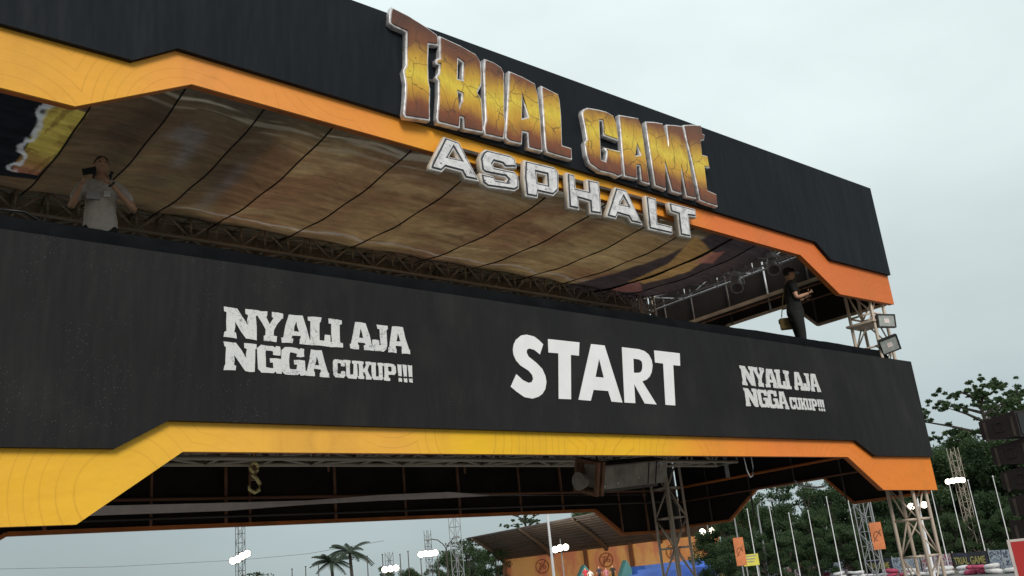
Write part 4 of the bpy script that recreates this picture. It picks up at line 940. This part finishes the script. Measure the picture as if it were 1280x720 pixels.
for px0, py0, px1, py1, d, lab in ((922, 672, 927, 707, 42, 'orange vertical flag banner on a pole beside the yellow notice board'), (1093, 653, 1098, 687, 38, 'orange vertical flag banner on a pole by the far lattice tower')):
    t = at(px0, py0, d); lo = at(px1, py1, d); sr = Vector((t.y, -t.x, 0)).normalized(); w = .21
    root = empty('flag_banner', (t.x, t.y, 0), label=lab, cat='banner', group='orange flag banners')
    b = MB(); b.tube([(0, 0, 0), (0, 0, t.z + .9)], .03, 8); b.build('pole', M['grey'], root)
    b = MB(); ang = math.atan2(sr.y, sr.x); b.box((-w, -.045, lo.z), (w, -.035, t.z), mtx=Matrix.Rotation(ang, 4, 'Z')); fl = b.build('flag', M['orange_print'] if 'orange_print' in M else simple('orange_flag', srgb(214, 128, 80)[:3], .7, var=.25, scale=2), root)
    b = MB(); zc = (lo.z + t.z) / 2; mt = Matrix.Rotation(ang, 4, 'Z')
    b.tube([mt @ Vector((.12 * math.cos(a), -.052, zc + .16 * math.sin(a))) for a in [k * math.pi / 8 for k in range(13)]], .014, 5); b.tube([mt @ Vector((-.15, -.052, zc - .2)), mt @ Vector((.15, -.052, zc + .22))], .014, 5); b.build('emblem', M['rust'], fl)
t = at(931, 703, 44); lo = at(933, 706, 44); ang = math.atan2(-t.x, t.y)
root = empty('notice_board', (t.x, t.y, 0), ang, label='small yellow notice board on two legs among the flagpoles', cat='notice board')
zc = at(940, 699, 44).z
b = MB(); b.box((-.05, -.02, zc - .27), (.62, .02, zc + .22)); bd = b.build('board', simple('yellow_board', srgb(226, 214, 90)[:3], .6, var=.1), root)
b = MB()
for k in range(3): b.box((.03, -.026, zc + .12 - k * .12), (.54 - .06 * k, -.021, zc + .16 - k * .12))
b.build('lettering', M['grey'], bd)
for x in (.02, .52): b = MB(); b.box((x, .021, 0), (x + .05, .06, zc + .2)); b.build('leg', M['grey'], root)
t = at(683, 632, 30); plain('white_pole', 'slim bright white pole crossing in front of the grandstand canopy', 'pole', lambda b: (b.tube([(0, 0, 0), (0, 0, t.z + .6)], [.055, .03], 8), b.tube([(0, 0, 0), (0, 0, .05)], .14, 10)), M['white'], (t.x, t.y, 0))
for i, (px, py) in enumerate(((365, 712), (382, 709), (398, 705), (459, 696), (478, 694), (500, 694), (510, 690), (526, 700), (547, 694))):
    t = at(px, py, 90); plain('thin_pole', ['thin dark pole, %s, far left horizon' % w for w in ('leftmost of the distant row', 'second of the distant row', 'third of the distant row, left of the palms', 'right of the taller palm', 'left of the short light mast', 'just right of the short light mast', 'tallest beside the slim light mast', 'close left of the slim light mast', 'close right of the slim light mast')][i], 'pole', lambda b: (b.tube([(0, 0, 0), (0, 0, t.z)], [.07, .04], 6), b.tube([(0, 0, t.z), (0, 0, t.z + .1)], .07, 6)), M['steel_dark'], (t.x, t.y, 0), 'thin poles on the horizon')

# trackside banners
def printed(name, base, cols, sc):
    m = Mat(name, .6); c = m.ramp(m.noise(sc, 3), [(.30, base)] + [(.34 + .10 * i, c_) for i, c_ in enumerate(cols)] + [(.9, base)], 'CONSTANT'); m.color(c); return m.m
BM_ = [printed('banner_dark', (.04, .045, .07, 1), [(.05, .05, .09, 1), (.03, .03, .04, 1)], 2.0),
       printed('banner_pale', (.55, .62, .68, 1), [(.30, .36, .50, 1), (.62, .66, .70, 1), (.12, .14, .22, 1), (.6, .62, .66, 1)], 3.5),
       printed('banner_pink', (.62, .50, .52, 1), [(.45, .10, .16, 1), (.66, .60, .58, 1), (.30, .12, .30, 1), (.6, .3, .12, 1)], 2.6)]
YEL = simple('yellow_print', srgb(190, 176, 104)[:3], .6, var=.05)
def text_mesh(s_, size, mat, bold=.0):
    cu = bpy.data.curves.new('t', 'FONT'); cu.body = s_; cu.size = size; cu.extrude = .004; cu.offset = bold; cu.align_x = 'CENTER'; cu.align_y = 'CENTER'; cu.resolution_u = 3
    o = bpy.data.objects.new('t', cu); COL.objects.link(o); me = bpy.data.meshes.new_from_object(o.evaluated_get(bpy.context.evaluated_depsgraph_get())); bpy.data.objects.remove(o)
    me.materials.clear(); me.materials.append(mat); me.transform(Matrix.Rotation(math.pi / 2, 4, 'X')); return me
tg = text_mesh('TRIAL GAME', .46, YEL, .012)
W_ = 3.0; nb = int((LEN + 3) / W_); ang = math.atan2(du.y, du.x)
ORD = 'first second third fourth fifth sixth seventh eighth ninth tenth eleventh twelfth thirteenth fourteenth fifteenth sixteenth seventeenth eighteenth nineteenth twentieth'.split()
names_b = {0: 'dark banner with yellow TRIAL GAME lettering', 1: 'pale blue graffiti banner', 2: 'pink and white patterned banner'}
for i in range(nb):
    s0 = i * W_; x, y = tl(s0, 0); kind = i % 3
    root = empty('track_banner', (x, y, 0), ang, label='%s, %s from the left along the track fence' % (names_b[kind], ORD[i]), cat='banner', group='printed banners along the track fence')
    nn = 24; vs = []; fs = []
    for k in range(nn + 1):
        xx = .03 + (W_ - .06) * k / nn; wv = .03 * math.sin(k * .9 + i)
        for a in (0, .008): vs += [(xx, wv + a, .10), (xx, wv + a, .92 - .02 * math.sin(math.pi * k / nn))]
    for k in range(nn):
        o_ = k * 4; fs += [(o_, o_ + 4, o_ + 5, o_ + 1), (o_ + 2, o_ + 3, o_ + 7, o_ + 6), (o_, o_ + 2, o_ + 6, o_ + 4), (o_ + 1, o_ + 5, o_ + 7, o_ + 3)]
    cl = obj('cloth', mesh_from('cloth', vs, fs, BM_[kind]), root)
    if kind == 0: obj('lettering', tg, cl, (W_ / 2, -.045, .52))
    b = MB(); b.box((-.02, .05, 0), (.02, .09, 1.0)); b.build('post', M['grey'], root)
# tyres along the track
def torus(R0, r0, n=18, k=8):
    b = MB(); vs = []; fs = []
    for i in range(n):
        a = 2 * math.pi * i / n
        for j in range(k):
            t_ = 2 * math.pi * j / k; rr = R0 + r0 * math.cos(t_); vs.append((rr * math.cos(a), rr * math.sin(a), r0 * .95 * math.sin(t_)))
    for i in range(n):
        for j in range(k): fs.append((i * k + j, ((i + 1) % n) * k + j, ((i + 1) % n) * k + (j + 1) % k, i * k + (j + 1) % k))
    return vs, fs
tv, tf = torus(.22, .10)
tm = {}
for nm, col in (('white', (.66, .64, .64)), ('red', (.42, .06, .12)), ('black', (.03, .03, .032))):
    tm[nm] = mesh_from('tyre', tv, tf, simple('tyre_' + nm, col, .75, var=.25, scale=7, bump=.3), True)
rt = random.Random(5)
def tyres(s0, s1, d_, step, cols, lab, grp, high=2):
    s_ = s0; i = 0
    while s_ < s1:
        for z in range(high if rt.random() > .25 else high - 1 or 1):
            cn = cols[(i // 2) % len(cols)]; x, y = tl(s_ + rt.uniform(-.04, .04), d_ + rt.uniform(-.16, .16))
            o = obj('tyre', tm[cn], None, (x, y, .11 + .205 * z), (rt.uniform(-.14, .14), rt.uniform(-.14, .14), rt.uniform(0, 6))); o.scale = (lambda k: (k, k, k * rt.uniform(.8, 1.1)))(rt.uniform(.8, 1.15))
            tag(o, lab % cn, 'tyre', grp % cn)
        s_ += step * rt.uniform(1.05, 1.9) + (rt.random() < .08) * .5; i += 1
tyres(LEN * .15, LEN + 2, -1.6, .64, ['white', 'red', 'white', 'white'], '%s painted tyre in the row at the foot of the track banners', '%s tyres at the foot of the banners')
tyres(LEN * .45, LEN + 1, -6.5, .62, ['white', 'white', 'black'], '%s tyre in the middle row across the track', '%s tyres in the middle row', 1)
tyres(LEN * .35, LEN * .95, -24.0, .60, ['white'], '%s tyre in the near row beyond the cream tower', '%s tyres in the near row', 1)

# ------------------------------------------------------------------ GRANDSTAND
st = empty('grandstand', at(740, 700, 98) * Vector((1, 1, 0)) if False else (0, 0, 0), label='grandstand with dark curved canopy, orange printed back wall and blue seating', cat='grandstand')
dW = lambda px: 104 - (px - 627) / 273 * 6
wallp = lambda px, py: at(px, py, dW(px))
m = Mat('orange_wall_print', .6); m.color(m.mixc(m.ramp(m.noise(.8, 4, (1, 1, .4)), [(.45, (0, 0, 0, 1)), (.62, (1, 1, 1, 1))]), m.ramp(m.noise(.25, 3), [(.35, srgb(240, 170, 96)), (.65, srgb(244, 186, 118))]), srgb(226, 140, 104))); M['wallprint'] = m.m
tops = [(627, 697), (727, 685.5), (783, 679), (898, 665.5)]
lab3 = 0
for (a, b_), lx in zip(zip(tops[:-1], tops[1:]), (677, 756, 840)):
    p, q_ = wallp(*a), wallp(*b_); d = q_ - p; off = Vector((d.y, -d.x, 0)).normalized()
    if off.dot(p) > 0: off = -off
    vs = [Vector((v.x, v.y, z)) + o_ for v, z in ((p, .8), (q_, .8), (q_, q_.z), (p, p.z)) for o_ in (Vector((0, 0, 0)), -off * .15)]
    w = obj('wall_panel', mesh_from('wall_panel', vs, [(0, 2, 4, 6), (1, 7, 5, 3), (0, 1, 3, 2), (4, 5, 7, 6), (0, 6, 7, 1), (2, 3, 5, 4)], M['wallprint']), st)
    c_ = wallp(lx, {677: 708, 756: 700, 840: 690}[lx]); f_ = (lx - a[0]) / (b_[0] - a[0]); base = p.lerp(q_, f_) + off * .10; base.z = c_.z
    r_ = .70; tx = Vector((d.x, d.y, 0)).normalized()
    b = MB(); b.tube([base + tx * r_ * math.cos(t_) + Vector((0, 0, r_ * math.sin(t_))) for t_ in [k * math.pi / 12 for k in range(25)]], .05, 5)
    dk = simple('faded_brown_print', srgb(158, 92, 62)[:3], .7); o_ = b.build('round_emblem', dk, w)
    tme = text_mesh('76', .95, dk, .0); bpy_o = obj('emblem_figures', tme, w, base + off * .02, (0, R_(0), math.atan2(tx.y, tx.x)))
    b = MB(); b.tube([base - tx * .45 - Vector((0, 0, .6)), base + tx * .45 + Vector((0, 0, .6))], .05, 5); b.build('emblem_stroke', dk, w)
for px, py in tops:
    p = wallp(px, py); b = MB(); b.box((-.16, -.5, 0), (.16, -.2, p.z + .1)); b.build('post', M['rust'], st, (p.x - .1, p.y - .2, 0))
# canopy: curved sheets from the wall head out to the front edge
fe = lambda s_: at(583 + 330 * s_, 673 - 330 * s_ * .196, 92 - 8 * s_)
be = lambda s_: at(622 + 340 * s_, 700.5 - 340 * s_ * .117, 104 - 7 * s_) + Vector((0, 0, -.15))
NS = 14
m = Mat('canopy_sheet', .6, .2); m.color(m.ramp(m.noise(.5, 4), [(.3, (.055, .05, .055, 1)), (.7, (.10, .095, .10, 1))])); M['canopy'] = m.m
for k in range(NS):
    t0, t1_ = k / NS, (k + 1) / NS
    def cp(s_, t_):
        f_, b_ = fe(s_), be(s_); p = f_.lerp(b_, t_); p.z += .45 * math.sin(math.pi * t_ * .9); return p
    vs = []; ns = 6
    for i in range(ns + 1):
        s_ = i / ns; a, c_ = cp(s_, t0), cp(s_, t1_ + .02)
        vs += [a, c_ + Vector((0, 0, .012)), a + Vector((0, 0, .05)), c_ + Vector((0, 0, .062))]
    fs = []
    for i in range(ns): o_ = i * 4; fs += [(o_, o_ + 4, o_ + 5, o_ + 1), (o_ + 2, o_ + 3, o_ + 7, o_ + 6), (o_, o_ + 2, o_ + 6, o_ + 4), (o_ + 1, o_ + 5, o_ + 7, o_ + 3)]
    fs += [(0, 1, 3, 2), tuple(ns * 4 + j for j in (0, 2, 3, 1))]
    obj('roof_sheet', mesh_from('roof_sheet', vs, fs, M['canopy']), st)
for s_ in (0.02, .2, .4, .6, .8, .98):
    b = MB(); b.tube([cp(s_, t_) - Vector((0, 0, .12 + .5 * math.sin(math.pi * min(1, t_ * 1.2)) * .4)) for t_ in [k / 10 for k in range(11)]], [.10 + .016 * k for k in range(11)], 6); b.build('rib_beam', M['steel_dark'], st)
for k in range(1, 12):
    b = MB(); b.tube([cp(i / 6, k / 12) - Vector((0, 0, .10)) for i in range(7)], .055, 5); b.build('purlin', M['steel_dark'], st)
M['seatblue'] = simple('blue_seating', (.035, .10, .36), .6, var=.25, scale=.6); M['teal'] = simple('teal_panel', (.03, .12, .135), .6, var=.2, scale=.8)
for k in range(5):
    p, q_ = at(786, 709 + 5 * k, 92 - 1.2 * k), at(888, 697 + 5 * k, 88 - 1.2 * k); d = (q_ - p); nrm = Vector((d.y, -d.x, 0)).normalized()
    if nrm.dot(p) > 0: nrm = -nrm
    vs = [Vector((v.x, v.y, z)) + o_ for v, z in ((p, max(0, p.z - .75)), (q_, max(0, q_.z - .75)), (q_, q_.z), (p, p.z)) for o_ in (Vector((0, 0, 0)), -nrm * 1.1)]
    obj('seat_row', mesh_from('seat_row', vs, [(0, 2, 4, 6), (1, 7, 5, 3), (0, 1, 3, 2), (4, 5, 7, 6), (0, 6, 7, 1), (2, 3, 5, 4)], M['seatblue']), st)
for (pa, pb, pc, pd), d in ((((776, 722), (783, 700), (790, 712), (790, 722)), 90), (((724, 722), (731, 706), (738, 715), (738, 722)), 92), (((894, 720), (897, 693), (906, 689), (912, 720)), 86)):
    P4 = [at(*p_, d) for p_ in (pa, pb, pc, pd)]; vs = P4 + [v + Vector((.5, 1.0, 0)) for v in P4]
    obj('end_wing', mesh_from('end_wing', vs, [(0, 1, 2, 3), (7, 6, 5, 4), (0, 4, 5, 1), (1, 5, 6, 2), (2, 6, 7, 3), (3, 7, 4, 0)], M['teal']), st)
q = MB(); p = at(886, 698, 84); q.box((0, 0, 0), (1.6, .06, .5)); q.build('white_rail', M['white'], st, p - Vector((0, 0, .4)), (0, 0, math.atan2(-p.x, p.y)))
# spectators: small figures
spm = {}
def tiny_person(px, py, d, col, label):
    t_ = at(px, py, d); pts = {'a': ((0, 0, .95), (.15, .10)), 'b': ((0, 0, 1.35), (.17, .11)), 'n': ((0, 0, 1.5), .06), 'h': ((0, 0, 1.66), .10), 'sl': ((-.2, 0, 1.38), .06), 'el': ((-.27, -.05, 1.12), .045), 'wl': ((-.2, -.2, .98), .035), 'sr': ((.2, 0, 1.38), .06), 'er': ((.27, -.05, 1.12), .045), 'wr': ((.2, -.2, .98), .035), 'kl': ((-.11, 0, .5), .07), 'fl': ((-.12, 0, .05), .05), 'kr': ((.11, 0, .5), .07), 'fr': ((.12, 0, .05), .05)}
    ed = [('a', 'b'), ('b', 'n'), ('n', 'h'), ('b', 'sl'), ('sl', 'el'), ('el', 'wl'), ('b', 'sr'), ('sr', 'er'), ('er', 'wr'), ('a', 'kl'), ('kl', 'fl'), ('a', 'kr'), ('kr', 'fr')]
    root = empty('person', (t_.x, t_.y, t_.z - 1.72), math.atan2(-t_.x, t_.y), label=label, cat='person')
    me = chain_mesh((pts, ed), 1); me.materials.append(M['skin']); me.materials.append(simple('shirt_' + col[0], col[1], .9)); me.materials.append(M['trouser'])
    for p_ in me.polygons: p_.material_index = 0 if p_.center.z > 1.48 or (abs(p_.center.x) > .2 and p_.center.z < 1.15) else (1 if p_.center.z > .92 else 2); p_.use_smooth = True
    obj('body', me, root)
tiny_person(731, 709, 92, ('red', (.45, .04, .06)), 'small spectator in a red top by the left teal wing of the grandstand')
tiny_person(737, 711, 92, ('white', (.7, .7, .7)), 'small spectator in a white top by the left teal wing of the grandstand')
tiny_person(748, 707, 92, ('dark', (.04, .04, .06)), 'small spectator in dark clothes left of the middle round emblem')
tiny_person(757, 709, 92, ('pink', (.5, .2, .25)), 'small spectator in a pink top below the middle round emblem')
tiny_person(765, 706, 92, ('black', (.02, .02, .02)), 'small spectator in black right of the middle round emblem')

# small yellow hut under the trees
t = at(998, 703, 74); ang = math.atan2(-t.x, t.y); hut = empty('hut', (t.x, t.y, 0), ang, label='small pale yellow hut with flat wide roof under the dark trees', cat='hut')
zt = at(998, 684, 74).z; yl = simple('yellow_wall', (.50, .42, .13), .8, var=.2, scale=1)
for x0, x1 in ((-1.1, -.5), (-.1, .25), (.6, 1.1)):
    b = MB(); b.box((x0, 0, 0), (x1, .25, zt - .1)); b.build('pillar', yl, hut)
b = MB(); b.box((-1.2, .3, 0), (1.2, 2.8, zt - .1)); b.build('wall', yl, hut)
b = MB(); b.box((-3.0, -1, zt - .095), (2.4, 3, zt + .12)); b.build('roof', M['grey'], hut)
b = MB(); b.box((-.42, .28, .1), (-.12, .296, zt - .35)); b.build('door', M['black'], hut)

# ------------------------------------------------------------------ TREES
def leaf_mat(name, a, b_):
    m = Mat(name, .7, 0, .25); m.color(m.ramp(m.noise(.45, 5), [(.3, a), (.7, b_)]))
    tr = m.n('ShaderNodeBsdfTranslucent'); tr.inputs[0].default_value = (b_[0] * 1.3, b_[1] * 1.4, b_[2], 1); ms = m.n('ShaderNodeMixShader'); ms.inputs[0].default_value = .25
    m.l(m.b.outputs[0], ms.inputs[1]); m.l(tr.outputs[0], ms.inputs[2]); m.l(ms.outputs[0], m.o.inputs[0]); return m.m
LM = [leaf_mat('leaves_dark', (.022, .040, .018, 1), (.062, .102, .044, 1)), leaf_mat('leaves_mid', (.030, .060, .026, 1), (.080, .12, .055, 1)), leaf_mat('leaves_pale', (.05, .075, .045, 1), (.10, .13, .075, 1))]
BARK = simple('bark', (.06, .05, .04), .9, var=.4, scale=5, bump=.4)
def leaves(clumps, per, size, mat, r, flat=1.):
    n = sum(int(per * c[3]) for c in clumps); cen = np.zeros((n, 3)); k = 0
    for x, y, z, cr in clumps:
        m_ = int(per * cr); d = r.normal(size=(m_, 3)); d /= np.linalg.norm(d, axis=1)[:, None]; rad = cr * (r.random(m_) ** .45)
        p = d * rad[:, None]; p[:, 2] *= flat; cen[k:k + m_] = p + (x, y, z); k += m_
    u = r.normal(size=(n, 3)); u /= np.linalg.norm(u, axis=1)[:, None]; w = np.cross(u, r.normal(size=(n, 3))); w /= np.linalg.norm(w, axis=1)[:, None]
    s_ = size * (.6 + .8 * r.random(n))[:, None]; vs = np.stack([cen - u * s_, cen + w * s_ * .45, cen + u * s_, cen - w * s_ * .45], 1).reshape(-1, 3)
    me = bpy.data.meshes.new('crown'); me.vertices.add(4 * n); me.vertices.foreach_set('co', vs.astype(np.float32).ravel()); me.loops.add(4 * n); me.loops.foreach_set('vertex_index', np.arange(4 * n, dtype=np.int32))
    me.polygons.add(n); me.polygons.foreach_set('loop_start', (np.arange(n) * 4).astype(np.int32)); me.polygons.foreach_set('loop_total', np.full(n, 4, np.int32)); me.update(); me.materials.append(mat); return me
def tree_meshes(kind, h, w, seed, mat):
    r = np.random.default_rng(seed); b = MB(); cl = []
    if kind == 'layer':                          # tall open crown of flat tiers
        b.tube([(0, 0, 0), (.15, 0, h * .4), (-.1, .1, h * .7), (.1, 0, h * .97)], [.28, .2, .12, .04], 7)
        for i in range(20):
            z0 = h * (.45 + .5 * i / 20); a = i * 2.4 + r.uniform(-.4, .4); L_ = w * (.25 + .62 * r.random()) * (1.0 - .45 * max(0, (i / 20 - .55)) / .45)
            e = Vector((math.cos(a) * L_, math.sin(a) * L_, z0 + L_ * .32)); mid = e * .5; mid.z = z0 + L_ * .15
            b.tube([(0, 0, z0 - .2), mid, e], [.09, .06, .02], 5)
            for j in range(14): cl.append((e.x + r.normal() * .55, e.y + r.normal() * .55, e.z + r.normal() * .13 + .05, .05 + .17 * r.random()))
            cl.append((mid.x, mid.y, mid.z + .1, .16))
        for i in range(26): a = r.random() * 6.28; q = r.random() ** .5 * w * .7; cl.append((math.cos(a) * q, math.sin(a) * q, h * (.34 + .26 * r.random()), .6 + .5 * r.random()))
        return b, leaves(cl, 330, .085, mat, r, .55)
    b.tube([(0, 0, 0), (.1, 0, h * .35), (0, .1, h * .8)], [.25, .18, .06], 7)
    for i in range(46 if kind == 'bushy' else 30):
        a = r.random() * 6.28; z = h * (.10 + .86 * r.random() ** .8); ww = w * (1 - .6 * max(0, z / h - .5) / .5) ; q = r.random() ** .45 * ww
        x, y = math.cos(a) * q, math.sin(a) * q; cl.append((x, y, z, (.55 + .65 * r.random()) * (1 if kind == 'bushy' else .75)))
        if i % 3 == 0: b.tube([(0, 0, z * .65), (x * .6, y * .6, z * .9), (x, y, z)], [.10, .06, .02], 5)
    return b, leaves(cl, 480 if kind == 'bushy' else 230, .125, mat, r, .8)
PT = {}
def tree(kind, var, px, d, top_py, label, group=None, h0=9., w0=3.4):
    key = (kind, var)
    if key not in PT:
        b, me = tree_meshes(kind, h0, w0, 100 + var * 7 + len(kind), LM[var % 3]); me2 = bpy.data.meshes.new('trunk'); me2.from_pydata(b.v, [], b.f); me2.materials.append(BARK); PT[key] = (me2, me)
    t_ = at(px, top_py, d); s_ = max(.3, t_.z / h0); root = empty('tree', (t_.x, t_.y, 0), random.uniform(0, 6), label=label, cat='tree', group=group)
    sx = s_ * random.uniform(.9, 1.15)
    for nm, me in zip(('trunk', 'crown'), PT[key]): o = obj(nm, me, root); o.scale = (sx, sx, s_)
    return root
G1 = 'trees of the dark wood behind the track'
for i in range(17):
    px = 905 + i * 26 + random.uniform(-8, 8); far = i % 2
    ty = [640, 628, 636, 628, 640, 622, 604, 596, 590, 580, 566, 552, 546, 544, 550, 548, 540][i] + random.uniform(-6, 6)
    tree('bushy', i % 3 if i % 3 < 2 else 3, px, 66 + 12 * far, ty, 'tall leafy tree, %s from the left in the dark wood behind the track' % ORD[i], G1)
for i in range(12):
    tree('bushy', (i + 1) % 2, 915 + i * 34, 60, 672 - i * 3.5, 'low leafy tree, %s from the left at the front edge of the wood' % ORD[i], 'low trees at the edge of the wood')
for px, ty, w_ in ((962, 604, 'left'), (1000, 596, 'middle'), (1030, 600, 'right')): tree('thin', 0, px, 74, ty, 'thin-leaved tree with sky gaps above the hut, %s of three' % w_, 'thin trees above the hut')
tree('layer', 1, 1216, 72, 474, 'tall open tiered tree rising above the wood at right', None, 9., 3.6)
tree('layer', 1, 1268, 82, 480, 'tiered tree behind the top of the loudspeaker stack', None, 9., 3.6)
tree('layer', 2, 655, 112, 634, 'spreading tree showing above the left of the grandstand canopy', None, 9., 3.6)
tree('bushy', 1, 735, 114, 636, 'leafy tree top showing above the middle of the grandstand canopy')
for i, (px, ty) in enumerate(((483, 708), (512, 712), (540, 706), (562, 690), (584, 676), (604, 688), (618, 682), (632, 706))):
    tree('bushy' if i % 2 else 'thin', i % 2, px, 100 + 6 * (i % 3), ty, ['low grey-green tree by the short light mast', 'low tree left of the slim light mast', 'low tree behind the slim light mast', 'leafy tree behind the double-armed street lamp', 'tree between the lattice tower and canopy tip', 'dark leafy tree under the canopy tip', 'tall dark tree at the left end of the grandstand wall', 'low shrubby tree at the foot of the grandstand'][i])
tree('layer', 2, 580, 108, 672, 'open-branched tree right of the lattice tower', None, 9., 3.6)
tree('layer', 2, 322, 130, 714, 'small far tree top right of the leftmost light mast', None, 9., 3.6)
PALM = leaf_mat('palm_leaf', (.03, .045, .03, 1), (.07, .09, .06, 1))
def palm(px, py, d, label, seed):
    t_ = at(px, py, d); r = random.Random(seed); root = empty('palm_tree', (t_.x, t_.y, 0), label=label, cat='palm tree'); hz = t_.z
    b = MB(); b.tube([(0, 0, 0), (.2, 0, hz * .5), (0, 0, hz)], [.22, .17, .15], 8); b.build('trunk', BARK, root)
    for k in range(17):
        a = k * 2.399; up = r.uniform(-.1, 1.25); L_ = r.uniform(2.2, 2.9); P_ = []
        for j in range(9):
            u = j / 8; P_.append(Vector((math.cos(a) * L_ * u * math.cos(up * .6), math.sin(a) * L_ * u * math.cos(up * .6), hz + L_ * (u * math.sin(up) - .55 * u * u))))
        b = MB(); b.tube(P_, [.04 - .003 * j for j in range(9)], 4); sd_ = Vector((-math.sin(a), math.cos(a), 0))
        for j in range(1, 9):
            for jj in (0, .33, .66):
                p = P_[j - 1].lerp(P_[j], jj); lw = .46 * math.sin(math.pi * min(.95, (j - .6) / 8.2)) + .12
                for s_ in (-1, 1):
                    q_ = p + sd_ * s_ * lw * .8 - Vector((0, 0, lw * .55)); f_ = (P_[j] - P_[j - 1]).normalized() * .07; b.add([p - f_, p + f_, q_], [(0, 1, 2)])
        b.build('frond', PALM, root)
palm(437, 690, 95, 'taller coconut palm on the horizon at left, right of the pair', 1)
palm(414, 703, 98, 'shorter coconut palm on the horizon at left, left of the pair', 4)

# overhead wire and far cables
a, b_ = at(-40, 712, 120), at(300, 700, 120); c_ = at(480, 676, 100)
q = MB(); q.tube([a, a.lerp(b_, .5) - Vector((0, 0, .25)), b_, b_.lerp(c_, .5) - Vector((0, 0, .3)), c_], .018, 4); tag(q.build('overhead_wire', M['steel_dark']), 'thin overhead wire crossing the sky below the lower deck at left', 'wire')

# ------------------------------------------------------------------ LOUDSPEAKER STACK AND RED SIGN
SPK = simple('brown_black_cabinet', (.018, .011, .012), .7, var=.3, scale=5, bump=.2)
cor = at(1267, 512, 14); uu = Vector((.22, .975, 0)).normalized(); ww = Vector((.975, -.22, 0)).normalized()
labs = ['top brown-black loudspeaker cabinet of the stack at the right edge', 'second loudspeaker cabinet from the top of the stack', 'third loudspeaker cabinet from the top of the stack', 'fourth loudspeaker cabinet from the top of the stack', 'large lower loudspeaker cabinet under the four smaller ones', 'bottom loudspeaker cabinet of the stack, behind the red board']
z = cor.z; sh = [(0, 0, .36), (.10, .0, .345), (.16, 0, .34), (.20, 0, .34), (.18, 0, .78), (.18, 0, 0)]
for i, (sft, _, h) in enumerate(sh):
    if i == 5: h = max(.2, z - .02)
    o_ = Vector((cor.x, cor.y, 0)) + ww * sft * .6 - uu * sft * .35; dp, wd = (.56, 1.25) if i < 4 else (.62, 1.25)
    root = empty('loudspeaker', (o_.x, o_.y, z - h), label=labs[i], cat='loudspeaker', group='stacked loudspeakers at the right edge')
    root.rotation_euler = (0, 0, math.atan2(ww.y, ww.x))
    b = MB(); tp = .05 if i < 4 else 0     # wedge: the back is lower than the front
    vs = [(0, 0, 0), (wd, 0, 0), (wd, dp, tp), (0, dp, tp), (0, 0, h - .012), (wd, 0, h - .012), (wd, dp, h - .012 - tp), (0, dp, h - .012 - tp)]
    b.add(vs, [(3, 2, 1, 0), (4, 5, 6, 7), (0, 1, 5, 4), (1, 2, 6, 5), (2, 3, 7, 6), (3, 0, 4, 7)]); cab = b.build('cabinet', SPK, root)
    hm = h / 2
    q = MB(); q.box((-.012, dp * .36, hm - .07), (-.001, dp * .60, hm - .05)); q.box((-.012, dp * .36, hm + .05), (-.001, dp * .60, hm + .07)); q.box((-.012, dp * .36, hm - .049), (-.001, dp * .40, hm + .049)); q.box((-.012, dp * .56, hm - .049), (-.001, dp * .60, hm + .049)); q.build('handle_frame', M['black'], root)
    q = MB(); q.box((.03, -.014, .03), (wd - .03, -.002, h - .05)); q.build('grille', M['black'], root)
    for y in (.05, dp - .1):
        q = MB(); q.box((-.010, y, .02), (-.001, y + .035, h - .08)); q.build('rigging_plate', M['steel_dark'], root)
    z -= h
cr = at(1258, 675, 11); ang = math.atan2(-cr.x, cr.y) - R_(2)
RED = Mat('red_board', .5); RED.color(RED.ramp(RED.noise(.8, 3), [(.3, srgb(176, 42, 40)), (.7, srgb(190, 50, 46))])); 
root = empty('red_board', (cr.x, cr.y, 0), ang, label='bright red signboard in a pale frame at the lower right corner', cat='signboard')
b = MB(); b.box((.03, .002, .15), (1.15, .022, cr.z - .025)); b.build('panel', RED.m, root)
for nm, lo, hi in (('frame_bar', (0, 0, 0), (.028, .04, cr.z)), ('frame_bar', (1.152, 0, 0), (1.18, .04, cr.z)), ('frame_bar', (.029, 0, cr.z - .024), (1.151, .04, cr.z)), ('frame_bar', (.029, 0, .12), (1.151, .04, .148))):
    b = MB(); b.box(lo, hi); b.build(nm, simple('pale_frame', (.62, .52, .48), .5, var=.1), root)
